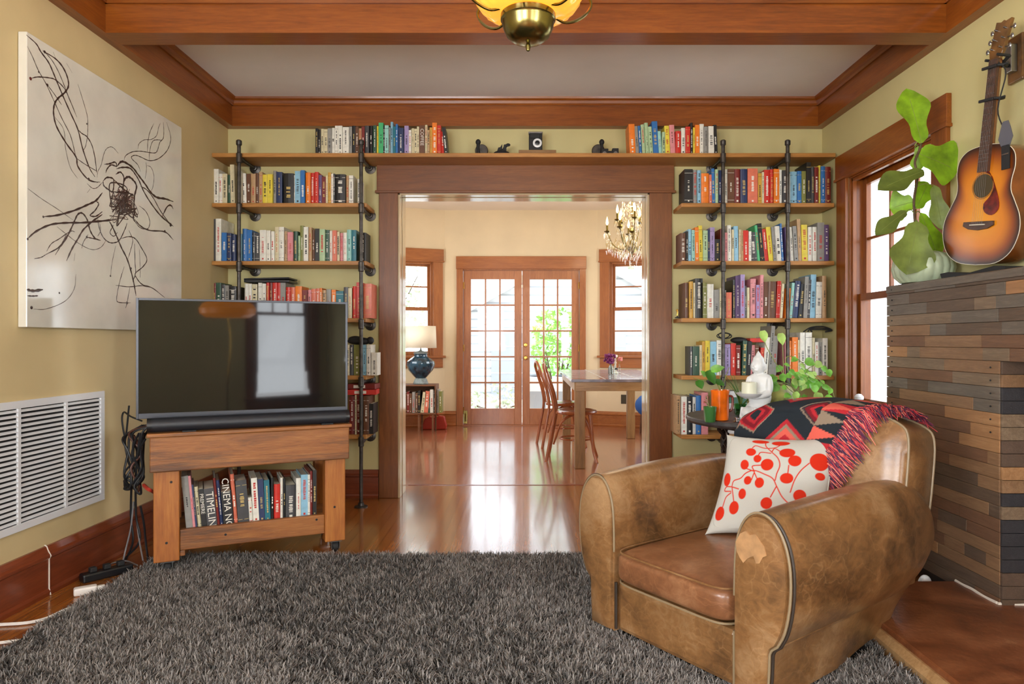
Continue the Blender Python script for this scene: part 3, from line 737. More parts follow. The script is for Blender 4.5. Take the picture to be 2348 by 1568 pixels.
L5 = "R14/908 c3/905 R10/907 _6 B13/908 k10/925"
TL = "k6/294 k6/296 c8/295 c8/296 g9/294 w8/293 w7/288 w10/288 w15/291 g7/290 k8/288 B7/290 T7/294 R7/290 G10/288 k9/288 d8/287 y5/289 e11/281 k3/290 a9/287 g4/292 l6/279 t6/290 b5/284 n14/293 _1 h10/288 w6/298 c7/294 c6/295 c5/290 B13/287.5 c6/286 T5/298 m6/292 o11/281 r9/287 r8/301 k8/292<6"
TR_ = "_4 o14/284<3 g8/289<4 b7/288<4 P8/285<4 P9/281<4 P8/290<4 b13/278<4 a7/300<3 P8/302 y11/288<3 p12/286<3 r13/300 w10/293 r11/290 k6/281 y5/292 o10/286 w10/284 g10/290 w14/289 k8/286<3"
R1 = "k20/387.5 g10/389 l9/390 o18/397 s7/400 b7/386<2 P8/388 n6/390 _7 w7/388 B16/387 R14/387 n16/387 s24/386 m9/397 c5/394 r14/389 r8/388 o13/387 w6/389 _1 G12/390 w6/398 l16/393 b10/392 v11/392 k11/372 G8/382 R9/383 y6/379 b9/381 R14/382"
R2 = "B13/534 k5/530 l8/525 a8/527 o9/521<1 y9/517<2 P11/528 n5/526 h11/521 k13/548 R6/524 _4 p6/533 w10/516<1 c5/526 l11/518<1 c6/526 T5/528 r12/528<1 w6/530 G14/532<5 e7/516<7 k10/512<8 r9/525<7 y11/520<7 g7/520<6 w12/518<5 b5/512<5 _5 u9/520<4 w10/520<4 g9/518<5 T8/502<4 y14/515<2 w9/520 _1 w11/520 g16/510 u11/515"
R3 = "B10/648 _1 m10/645 c4/648 k18/638 v9/648 w16/651 g13/664 c5/660 _6 g4/665 s13/670 _2 k6/641 u12/632 h10/629 G4/655 c8/659 _1 p13/639 h8/653 p9/630>1 B10/646>1 B18/645>2 r9/644>4 c7/650>5 _5 o10/660>4 a7/648>6 n13/644>8 k10/651>7 _2 g9/634>4 G6/641>4 l13/629>3 w14/646>2 _2 T10/632"
R4 = "G6/794 d16/794 c6/791 m7/783 y11/781 l15/783 w14/780 _5 h13/789 _1 r12/787 R10/791 _3 d10/781>3 k10/783>4 p11/791 B8/791 r9/797>5 w12/773>7 g9/747>8 g10/770>5 _20 p8/782 o8/781 o14/773 c5/779 w12/762 w15/762 _1 c6/774 w8/784 g9/784 w12/775"
R5 = "T9/907 _2 w13/909 k13/909 w8/910 b12/907 p16/900"
shelf_books(L1, 490, 0, SZ[1], 'corner', 'upper shelf '+TV_, 'books on the television bookcase upper shelf', 11)
shelf_books(L2, 482, 0, SZ[2], 'corner', 'second shelf '+TV_, 'books on the television bookcase second shelf', 12)
shelf_books(L3, 484, 0, SZ[3], 'corner', 'third shelf '+TV_, 'books on the television bookcase third shelf', 13)
shelf_books(L4, 795, 0, SZ[4], 'television', 'fourth shelf '+TV_, 'books on the television bookcase fourth shelf', 14)
shelf_books(L5, 800, 0, SZ[5], 'television', 'lowest shelf '+TV_, 'books on the television bookcase lowest shelf', 15)
shelf_books(TL, 723, 0, SZ[0], 'corner', 'on the top plank above the television', 'books on the top plank above the television', 16, titles={32: ('COFFEE', .034, .6)})
shelf_books(TR_, 1440, 0, SZ[0], 'doorway centre', 'top plank by the window', 'books on the top plank near the window', 17)
shelf_books(R1, 1569, 0, SZ[1], 'doorway', 'upper shelf '+WI_, 'books on the window bookcase upper shelf', 18)
shelf_books(R2, 1560, 0, SZ[2], 'doorway', 'second shelf '+WI_, 'books on the window bookcase second shelf', 19)
shelf_books(R3, 1569, 0, SZ[3], 'doorway', 'third shelf '+WI_, 'books on the window bookcase third shelf', 20)
shelf_books(R4, 1582, 0, SZ[4], 'doorway', 'fourth shelf '+WI_, 'books on the window bookcase fourth shelf', 21)
shelf_books(R5, 1551, 0, SZ[5], 'doorway', 'lowest shelf '+WI_, 'books on the window bookcase lowest shelf', 22)
print('books', NB[0])
# ---------------------------------------------------------------- left wall: canvas and air grille
def canvas():
    R = thing('canvas_painting', 'large white canvas with dripped black line painting on the left wall', 'painting', (XL, 3.52, 1.80))
    Y0, Y1, Z0, Z1 = 2.871, 4.172, 1.186, 2.43
    MB().box(.002, .04, Y0-3.52, Y1-3.52, Z0-1.8, Z1-1.8).build('canvas', 'canvas', R, .003)
    XP = XL+.041
    def w2(px, py):
        d = F*(-XP)/(CX-px); return Vector((0, d-3.52, CH-(py-CY)*d/F-1.8)), d
    cr = {'A': (40, 80, 4.61), 'B': (200, 280, 6.533), 'C': (40, 420, 4.611)}
    S = [('A', 3, '95,0 200,95 250,180 330,290 380,400 430,520 480,640 560,820 640,1000 690,1200 760,1400 820,1500'),
     ('A', 3.4, '270,170 400,250 480,340 530,450 540,540 500,610 430,670 390,740 385,850 420,980 520,1150 620,1290 640,1390 740,1520 850,1560'),
     ('A', 1.6, '105,120 160,230 220,370 300,510 380,680 470,880 560,1060 610,1250 640,1380'), ('A', 2, '140,460 220,445 340,455 410,480 500,570 560,700 630,870'),
     ('A', 1.5, '310,520 380,610 470,740'), ('A', 1.5, '270,160 360,260 430,380 490,520 540,650 600,800'), ('A', 1.2, '640,520 690,680 740,860 745,1000 740,1080 720,1180 690,1230'),
     ('A', 2, '640,1000 680,1040 740,1080 790,1170 820,1300 840,1450'), ('A', 1, '390,860 490,1000 510,1200 560,1400 640,1520'), ('A', 1.5, '620,1300 720,1370 840,1440'),
     ('A', 1.3, '380,180 410,260'), ('A', 1, '520,300 580,400'), ('B', 1.6, '0,230 60,320 110,480 130,620 140,760'), ('B', 1, '150,830 160,740 210,640 250,480 290,400 350,370 400,390 470,470'),
     ('B', 1.4, '550,580 580,500 680,445 800,435 900,450 1020,460 1060,400 1090,300 1140,240 1150,120 1140,0'),
     ('B', 1.5, '800,740 760,640 680,560 665,520 720,495 800,520 930,575 1060,550 1180,450 1240,330 1250,200 1190,0'), ('B', 1, '760,400 780,320 860,265 960,258 1040,200 1070,80 1100,10'),
     ('B', 1.2, '900,450 910,300 940,150 1000,20'), ('B', 1.2, '930,580 940,420 980,290 1040,265 1110,270'), ('B', 4, '450,660 500,600 560,600 680,680 780,810 870,930 960,1060 1050,1130 1170,1150 1290,1190'),
     ('B', 3, '440,700 520,680 640,690 720,780 780,880 850,1040 960,1220 1100,1400 1240,1520 1290,1560'), ('B', 3, '430,780 500,750 550,830 540,980 560,1080'),
     ('B', 4, '540,980 560,860 620,820 690,870 740,960 710,1100 700,1250 710,1350 690,1440 740,1520'), ('B', 3, '240,880 300,830 390,850 400,940 380,1040 320,1010 250,950 240,880'),
     ('B', 3, '400,860 520,980 640,1070 700,1110'), ('B', 2.5, '260,630 330,625 420,600 440,660 360,640 300,700 280,760'), ('B', 2, '800,960 900,1020 1000,1150 1100,1330 1250,1540'),
     ('B', 2, '1120,1420 1200,1270 1250,1240 1290,1300'), ('B', 1, '900,650 960,680 1000,800 990,950 960,1040'), ('B', 1, '880,600 890,700 870,850'),
     ('C', 3.5, '270,355 420,340 600,290 740,230 830,185 900,100'), ('C', 3.5, '105,590 200,510 350,440 520,420 700,418 900,400 1050,385'), ('C', 1, '110,55 250,160 420,270 590,390'),
     ('C', 1, '420,460 520,540 640,630 780,700 880,680 940,600'), ('C', 3.2, '300,755 450,670 540,540 600,410 640,330 690,320 740,390 770,500 820,580 880,605'),
     ('C', 3.2, '520,820 580,690 640,590 700,490 800,400 900,330'), ('C', 2.5, '830,190 860,220 820,290 770,340 830,350 900,300'), ('C', 2, '850,350 860,450 900,560 960,620 1020,630 1080,600 1140,480 1160,420'),
     ('C', 3.5, '970,400 1000,450 1050,560 1100,680 1160,800 1210,960 1240,1100 1255,1190'), ('C', 2, '1080,590 1180,565 1250,590 1310,680 1370,800 1330,880 1250,950 1260,1000 1320,1070 1430,1110 1560,1210'),
     ('C', 2, '1240,640 1245,850 1250,950 1220,1040'), ('C', 1.5, '1130,880 1080,1050 1050,1220 1080,1260 1200,1265'), ('C', 1.5, '1040,1080 1180,1095 1310,1085 1400,1100'),
     ('C', 1.5, '1190,1100 1160,1260 1145,1320'), ('C', 2.5, '1240,380 1300,450 1400,500 1560,515 1650,600'), ('C', 1.5, '1290,240 1360,300 1400,400 1380,480 1300,470 1240,400'),
     ('C', 1, '1040,660 1000,850 985,990'), ('C', 5, '100,1125 170,1140 270,1125'), ('C', 2.5, '105,1190 160,1194 220,1190'), ('C', 1, '170,1330 300,1330 500,1250 600,1120 620,960'),
     ('C', 1.5, '400,760 460,660 520,540'), ('C', 1.5, '310,720 360,640 440,590 560,510 610,515'), ('C', 2, '730,570 800,585 880,605'), ('C', 1.5, '180,798 250,785 300,755'),
     ('C', 1.2, '600,820 610,740'), ('C', 1.2, '680,690 700,620 750,540'), ('C', 1.4, '1180,500 1220,600 1200,700 1170,800'), ('C', 1.2, '870,420 880,500 850,560'), ('C', 1.6, '1020,440 980,520 1020,560 1060,520'),
     ('C', 1, '1290,700 1300,900 1300,1000'), ('C', 1.6, '1530,360 1580,250 1640,240'), ('C', 1.4, '740,100 770,60'), ('B', 1.2, '0,840 60,890 200,900'), ('B', 1.2, '0,920 80,990 150,980 230,900')]
    rnd = random.Random(5); b = MB()
    def stroke(pts, wd, mi=0):
        ws = []; rs = []
        n = len(pts)
        for k, (x, y) in enumerate(pts):
            v, d = w2(x, y); ws.append(v); e = min(k, n-1-k)/max(1, n*.12)
            rs.append(wd*.5*d/F*1.35*(.35+.65*min(1, e))*(1+.25*math.sin(k*1.7+wd)))
        b.tube(ws, rs, 5, mi)
    for c, wd, st in S:
        x0, y0, sc = cr[c]
        P = [tuple(float(v) for v in q.split(',')) for q in st.split()]
        P = [(x0+x/sc, y0+y/sc) for x, y in P]
        stroke([(v.x, v.y) for v in smooth_path([(x, y, 0) for x, y in P], 6)], wd)
    for k in range(22):
        cx_, cy_ = 200+rnd.uniform(430, 640)/6.533, 280+rnd.uniform(1050, 1350)/6.533
        P = [(cx_+rnd.uniform(-1, 1)*26*(1 if k % 3 else .6), cy_+rnd.uniform(-1, 1)*34*(1 if k % 2 else .6)) for _ in range(7)]
        stroke([(v.x, v.y) for v in smooth_path([(x, y, 0) for x, y in P], 8)], rnd.uniform(1.1, 2.6), 1 if k % 6 == 0 else 0)
    for (c, x, y, r, mi) in (('A', 140, 462, 4, 1), ('A', 228, 392, 2.6, 0), ('A', 318, 530, 3.4, 0), ('A', 290, 180, 3.5, 0), ('A', 735, 940, 2, 0), ('A', 755, 1525, 3.6, 0), ('C', 985, 980, 2.4, 0), ('C', 1203, 900, 2.6, 0),
                             ('C', 1160, 1265, 3.4, 0), ('C', 1620, 440, 4.5, 0), ('C', 150, 1315, 4, 0), ('C', 110, 590, 3, 0), ('C', 275, 355, 2.8, 0), ('C', 1560, 510, 3.4, 0), ('C', 735, 570, 3, 0), ('C', 445, 1160, 2.4, 0)):
        x0, y0, sc = cr[c]; v, d = w2(x0+x/sc, y0+y/sc); b.ell(v, (r*d/F,)*3, mi, None, 10, 6)
    b.v = [(.0405+.0012*max(-1, min(1, v[0]/.004)), v[1], v[2]) for v in b.v]
    b.build('paint_strokes', ['paint_line', 'paint_red'], R, recalc=False)
canvas()
def grille():
    Y0, Y1, Z0, Z1 = 2.47, 3.452, .327, .876
    R = thing('air_return_grille', 'white slatted air return grille low on the left wall', 'vent', (XL, (Y0+Y1)/2, (Z0+Z1)/2))
    hy, hz = (Y1-Y0)/2, (Z1-Z0)/2; f = .032
    b = MB(); b.box(0, .012, -hy, hy, hz-f, hz).box(0, .012, -hy, hy, -hz, -hz+f).box(0, .012, -hy, -hy+f, -hz+f, hz-f).box(0, .012, hy-f, hy, -hz+f, hz-f)
    b.build('frame', 'white_metal', R, .002)
    MB().box(.001, .002, -hy+f, hy-f, -hz+f, hz-f).build('duct', 'duct', R)
    b = MB(); n = 23
    for i in range(n):
        z = -hz+f+(i+.5)*(2*hz-2*f)/n
        b.add([(.003, -hy+f, z+.004), (.012, -hy+f, z-.005), (.012, hy-f, z-.005), (.003, hy-f, z+.004), (.003, -hy+f, z+.0055), (.012, -hy+f, z-.0025), (.012, hy-f, z-.0025), (.003, hy-f, z+.0055)],
              [(0, 1, 2, 3), (7, 6, 5, 4), (1, 5, 6, 2), (0, 3, 7, 4), (0, 4, 5, 1), (3, 2, 6, 7)])
    b.build('louvers', 'white_metal', R)
    for px in (45, 153):
        y = F*(-XL-.012)/(CX-px)-(Y0+Y1)/2
        b = MB(); b.box(.003, .0125, y-.008, y+.008, -hz+f, hz-f)
        b.build('divider', 'white_metal', R)
grille()

# ---------------------------------------------------------------- television on its timber cart
TH_S = math.atan2(.40, .838); SO = Vector((-1.763, 3.22, 0)); SW, SD = .928, .48
def stand():
    R = thing('television_cart', 'worn pine timber cart on casters carrying the television', 'tv stand', SO, TH_S)
    rnd = random.Random(3)
    MB().box(-.012, SW+.012, -.022, SD+.01, .672, .69).build('top_board', 'cart_X', R, .004)
    MB().box(0, SW, -.012, .022, .505, .672).build('apron', 'cart_X', R, .006)
    MB().box(0, SW, SD-.03, SD, .54, .672).build('apron', 'cart_X', R, .004)
    for x in (0, SW-.03): MB().box(x, x+.03, .022, SD-.03, .54, .672).build('side_rail', 'cart_X', R, .004)
    for x, y in ((.014, .022), (SW-.014-.105, .022), (.014, SD-.11), (SW-.119, SD-.11)):
        lx = x+.105 if x < .5 else x
        MB().box(x, x+.112 if x < .5 else x+.105, y, y+.08, .068, .505 if y < .1 else .54).build('leg', 'cart_Z', R, .005)
        c = MB(); cx_, cy_ = x+.06, y+.04
        c.box(cx_-.03, cx_+.03, cy_-.025, cy_+.025, .06, .068); c.box(cx_-.022, cx_-.018, cy_-.012, cy_+.03, .02, .06).box(cx_+.018, cx_+.022, cy_-.012, cy_+.03, .02, .06)
        cc = c.build('caster', 'steel', R)
        c = MB(); c.lathe([(.012, -.015), (.028, -.014), (.03, -.008), (.03, .008), (.028, .014), (.012, .015)], 20, 0, Tr(cx_, cy_+.012, .030) @ Ry(PI/2)); c.build('wheel', 'rubber', cc)
    b = MB(); b.box(.126, SW-.119, .036, .066, .112, .212).box(.126, .15, .034, .066, .085, .112); b.build('bottom_rail', 'cart_X', R, .004)
    MB().box(.126, SW-.119, SD-.06, SD-.03, .112, .212).build('bottom_rail', 'cart_X', R, .004)
    MB().box(.02, SW-.02, .066, SD-.06, .175, .195).build('lower_shelf', 'cart_X', R, .003)
    b = MB()
    for (x, z) in ((.07, .16), (.09, .45), (SW-.16, .19), (SW-.07, .25), (.33, .165)): b.lathe([(.006, 0), (.006, .0015), (.001, .002)], 10, 0, Tr(x, .022-.0003 if x < .12 or x > .8 else .036, z) @ Rx(PI/2))
    b.build('nail_heads', 'rubber', R)
stand()
def S2W(x, y, z=0): return SO+Vector((x*math.cos(TH_S)-y*math.sin(TH_S), x*math.sin(TH_S)+y*math.cos(TH_S), z))
def s_from_px(px, y):
    r = (px-CX)/F; o = S2W(0, y); return (r*o.y-o.x)/(math.cos(TH_S)-r*math.sin(TH_S))
TVB = "g16/1090<4 p6/1090<4 n4/1110<4 c10/1115<4 k12/1120<4 G24/1118<4 R6/1095<4 n8/1100<4 k24/1125<4 s9/1086<3.5 G26/1100<3 w9/1140<2.6 w14/1095<2.4 n13/1098<2 t13/1100<1.6 k7/1096 r15/1110 w6/1095 k6/1098 G24/1112 w11/1096 l16/1088 w5/1088 R6/1080 k9/1078"
def tv_books():
    px = 427; n = 0; rnd = random.Random(8); base = .196
    TI = {5: ('PREMIERE', .026, .62), 6: ('TIMELINE', .052, .40), 9: ('CINEMA NOW', .046, .52)}
    for tok in TVB.split():
        code = tok[0]; t = tok[1:]; lean = 0
        if '<' in t: t, l = t.split('<'); lean = -float(l)
        wd, top = t.split('/'); wd = float(wd); top = float(top); n += 1
        yl = .078+rnd.uniform(0, .012); x0 = s_from_px(px, yl); x1 = s_from_px(px+wd, yl); Wp = S2W((x0+x1)/2, yl)
        h = CH-(top-CY)*Wp.y/F-base; la = math.radians(lean*1.25); wm = (x1-x0)*.97*math.cos(la); h = h/math.cos(la)-abs(math.sin(la))*wm
        adj = 'thin ' if wd < 8 else ('thick ' if wd > 15 else '')
        lab = '%s%s book, %s from the vent side, in the television cart' % (adj, BOOKC[code][0], ordn(n))
        M = Matrix.Translation(S2W((x0+x1)/2, yl, base+abs(math.sin(la))*wm/2)) @ Rz(TH_S)
        t_ = TI.get(n)
        if t_: t_ = (t_[0], min(t_[1], wm*1.05), t_[2])
        book(wm, h, .2+rnd.uniform(-.02, .05), code, lab, 'books in the television cart', None, 0, la, 900+n, t_, 'bk_mark_w', M)
        px += wd
tv_books()
TH_T = math.atan2(.38, .924)
def tv():
    R = thing('television', 'large flat black television standing on the timber cart', 'television', (-1.872, 3.30, .69), TH_T)
    W_, z0, z1 = .999, .06, .646
    b = MB(); b.box(0, W_, 0, .03, z0, z1); b.box(.1, W_-.1, .03, .07, z0+.02, z0+.38)
    b.build('housing', 'black_plastic', R, .003)
    e = .011; b = MB()
    b.box(0, e, -.006, 0, z0, z1).box(W_-e, W_, -.006, 0, z0, z1).box(e, W_-e, -.006, 0, z1-e, z1).box(e, W_-e, -.006, 0, z0, z0+.026); b.build('bezel', 'bezel', R, .001)
    MB().box(e, W_-e, -.003, 0, z0+.026, z1-e).build('screen', 'screen', R)
    b = MB(); b.box(.35, .65, -.02, .14, 0, .012).box(.46, .54, .03, .06, .01, z0+.05); b.build('stand_foot', 'black_plastic', R, .003)
tv()
M = Matrix.Translation(S2W(-.012, .03, .69)) @ Rz(TH_S)
R = thing('soundbar', 'long black cylindrical soundbar in front of the television', 'soundbar'); R.matrix_world = M
b = MB(); b.tube([(.02, 0, .036), (.925, 0, .036)], .034, 24); b.build('speaker_tube', 'soundbar', R)
for x in (0, .925): MB().tube([(x, 0, .036), (x+.02, 0, .036)], .0345, 24).build('end_cap', 'black_plastic', R)
b = MB()
for x in (.15, .8): b.box(x, x+.06, -.03, .03, 0, .006)
b.build('foot', 'rubber', R)

# cords hanging at the side of the cart
def cord(pts, r, mat, label, group=None, name='cord', n=6):
    b = MB(); b.tube(smooth_path(pts, n), r, 6); return tag(b.build(name, mat), label, 'cord', group)
rc = random.Random(21)
cw = ['looped into the tightest hank', 'hanging lowest toward the baseboard', 'with a loop over the cart corner', 'nearest the wall', 'nearest the cart leg', 'bundled in the middle', 'draped over the others']
for k in range(7):
    x0 = 318+k*4.2; pts = [PX(x0+8, 975, 3.42)]
    for j, y in enumerate((1000, 1040, 1080, 1110, 1125, 1090, 1040, 1000)):
        pts.append(PX(292+rc.uniform(-16, 22)+k*4.2, y+rc.uniform(-8, 8), 3.44+rc.uniform(-.03, .05)))
    if k in (1, 4): pts += [PX(300+k*3, 1080, 3.45), PX(296+k*4, 1180, 3.5), PX(300+k*5, 1240, 3.5), PX(290-k*2, 1285, 3.52)]
    cord(pts, .0055, 'cord_black' if k != 3 else 'cord_brown', 'dark cord hanging behind the television cart, %s' % cw[k], 'cords hanging behind the cart')
cord([PX(330, 1112, 3.42), PX(338, 1120, 3.38), PX(345, 1124, 3.38), PX(352, 1128, 3.42)], .009, 'cord_red', 'short red cord loop beside the cart leg')
cord([PX(325, 965, 3.40), PX(300, 955, 3.46), PX(284, 945, 3.5), PX(280, 965, 3.5), PX(288, 1000, 3.5), PX(296, 930, 3.48)], .0045, 'cord_black', 'black cord curling up beside the television corner')
cord([PX(322, 1160, 3.46), PX(330, 1200, 3.48), PX(334, 1240, 3.5), PX(340, 1290, 3.48)], .006, 'cord_black', 'black cord running straight down behind the cart leg')
cord([PX(306, 1150, 3.5), PX(300, 1210, 3.5), PX(288, 1260, 3.5), PX(280, 1300, 3.45)+Vector((0, 0, .01))], .004, 'cord_grey', 'grey cord dropping to the floor from the black bundle')
cord([PX(308, 1150, 3.52), PX(318, 1230, 3.5), PX(328, 1285, 3.42)], .004, 'cord_grey', 'grey cord slanting down toward the cart foot')
def fp(x, y, z=.008):
    d = (CH-z)*F/(y-CY); return Vector(((x-CX)*d/F, d, z))
cord([fp(250, 1296), fp(262, 1290), fp(290, 1286), fp(315, 1296)], .004, 'cord_grey', 'grey cord lying on the floor by the rug corner')
cord([fp(-60, 1437), fp(0, 1432), (fp(60, 1428)), fp(105, 1418), fp(140, 1402), fp(165, 1392)], .0065, 'cord_white', 'white extension cord crossing the floor toward the rug')
cord([fp(-40, 1478), fp(5, 1473), fp(30, 1470), fp(48, 1468)], .006, 'cord_white', 'short end of white cord disappearing under the rug edge')
cord([fp(120, 1334), fp(150, 1328), fp(200, 1306), fp(250, 1276), fp(290, 1262)], .005, 'cord_brown', 'brown cord lying along the foot of the baseboard')
R = thing('plug_adapter', 'white plug adapter lying on the floor at the rug edge', 'plug', fp(196, 1362, 0), .6)
MB().box(-.045, .045, -.02, .02, 0, .035).build('body', 'cord_white', R, .008); MB().box(.045, .075, -.012, .012, .008, .028).build('plug', 'cord_white', R, .004)
R = thing('power_strip', 'black power strip on the floor between baseboard and rug', 'power strip', fp(245, 1322, 0), .9)
MB().box(-.11, .11, -.028, .028, 0, .04).build('body', 'black_plastic', R, .008)
for x in (-.06, 0, .06): MB().box(x-.015, x+.015, -.015, .015, .04, .062).build('plug', 'rubber', R, .004)

# ---------------------------------------------------------------- shag rug
def rug():
    R = thing('shag_rug', 'large dark grey shag rug covering the living room floor', 'rug', (-.28, 2.1, 0))
    x0, x1, y0, y1 = -1.885, 1.285, .55, 3.555; c = (-.28, 2.1)
    MB().box(x0-c[0], x1-c[0], y0-c[1], y1-c[1], .001, .012).build('backing', 'rubber', R)
    rng = np.random.default_rng(4); n = 230000
    X = rng.uniform(x0, x1, n); Y = y0+(y1-y0)*rng.uniform(.30, 1, n)
    X += .012*np.sin(Y*23); 
    keep = np.ones(n, bool)
    # keep the pile clear of the chair base and the cart foot
    u = np.array([math.cos(CHR), math.sin(CHR)]); v = np.array([-math.sin(CHR), math.cos(CHR)])
    dx = X-CHO[0]; dy = Y-CHO[1]; a = dx*u[0]+dy*u[1]; b_ = dx*v[0]+dy*v[1]
    keep &= ~((abs(a) < .37) & (b_ > .03) & (b_ < .68))
    X, Y = X[keep], Y[keep]; n = len(X)
    cl = np.sin(X*31+3*np.sin(Y*17))*np.cos(Y*27+2*np.sin(X*21)); 
    ang = cl*2.4+rng.normal(0, 1.1, n)+2.0*np.sin(X*3.1+Y*2.3)
    L = rng.uniform(.018, .038, n); wd = rng.uniform(.0013, .0028, n)
    ln = rng.uniform(.25, .95, n)
    dxn, dyn = np.cos(ang), np.sin(ang); px, py = -dyn, dxn
    V = np.zeros((n, 6, 3), np.float32)
    for k, (t, ww) in enumerate(((0, 1), (.55, .9), (1, .35))):
        hx = X-c[0]+dxn*L*ln*t**1.6; hy = Y-c[1]+dyn*L*ln*t**1.6; hz = .008+L*t*(1-.38*ln*t)
        V[:, 2*k, 0] = hx-px*wd*ww; V[:, 2*k, 1] = hy-py*wd*ww; V[:, 2*k, 2] = hz
        V[:, 2*k+1, 0] = hx+px*wd*ww; V[:, 2*k+1, 1] = hy+py*wd*ww; V[:, 2*k+1, 2] = hz
    idx = np.arange(n)[:, None, None]*6+np.array([[0, 1, 3, 2], [2, 3, 5, 4]])[None]
    me = bpy.data.meshes.new('pile'); me.vertices.add(n*6); me.vertices.foreach_set('co', V.ravel())
    me.loops.add(n*8); me.loops.foreach_set('vertex_index', idx.ravel().astype(np.int32))
    me.polygons.add(n*2); me.polygons.foreach_set('loop_start', np.arange(0, n*8, 4, dtype=np.int32))
    me.update(calc_edges=True)
    br = rng.uniform(0, 1, n)**1.3; big = .5+.5*np.sin(X*2.1+1)*np.cos(Y*2.7)
    base = np.array([.062, .056, .052]); hi = np.array([.40, .375, .35])
    colr = base+(hi-base)*(br*.8+.1*big)[:, None]
    C4 = np.ones((n, 6, 4), np.float32); C4[:, :, :3] = colr[:, None, :]
    at = me.color_attributes.new('Col', 'FLOAT_COLOR', 'POINT'); at.data.foreach_set('color', C4.ravel())
    me.materials.append(attr_mat('rug_pile', .85, spec=.15)); me.polygons.foreach_set('use_smooth', np.ones(n*2, bool))
    o = bpy.data.objects.new('pile', me); COL.objects.link(o); o.parent = R; o['kind'] = 'stuff'
# ---------------------------------------------------------------- club chair
CHR = math.radians(-54); CHO = Vector((.505, 2.366, 0))
def CW(x, y, z): return CHO+Vector((x*math.cos(CHR)-y*math.sin(CHR), x*math.sin(CHR)+y*math.cos(CHR), z))
def sstep(x, a, b): t = max(0, min(1, (x-a)/(b-a))); return t*t*(3-2*t)
ARM = [(.272, .03), (.272, .18), (.272, .33), (.275, .45), (.285, .52), (.31, .575), (.345, .603), (.385, .603), (.42, .58), (.448, .535), (.464, .475), (.468, .41), (.463, .34), (.448, .27), (.425, .222), (.405, .205), (.398, .19), (.395, .12), (.388, .03)]
BACKO = [(-.31, .20), (-.325, .45), (-.325, .62), (-.32, .72), (-.285, .79), (-.19, .84), (-.08, .863), (.04, .87), (.15, .866), (.27, .85), (.375, .815), (.41, .765), (.415, .62), (.41, .45), (.38, .20)]
def backtop(x):
    pts = BACKO[2:13]
    for (a, b) in zip(pts, pts[1:]):
        if a[0] <= x <= b[0] and b[0] > a[0]: return a[1]+(b[1]-a[1])*(x-a[0])/(b[0]-a[0])
    return .62
def back_y(z): return .735+(z-.2)*.16
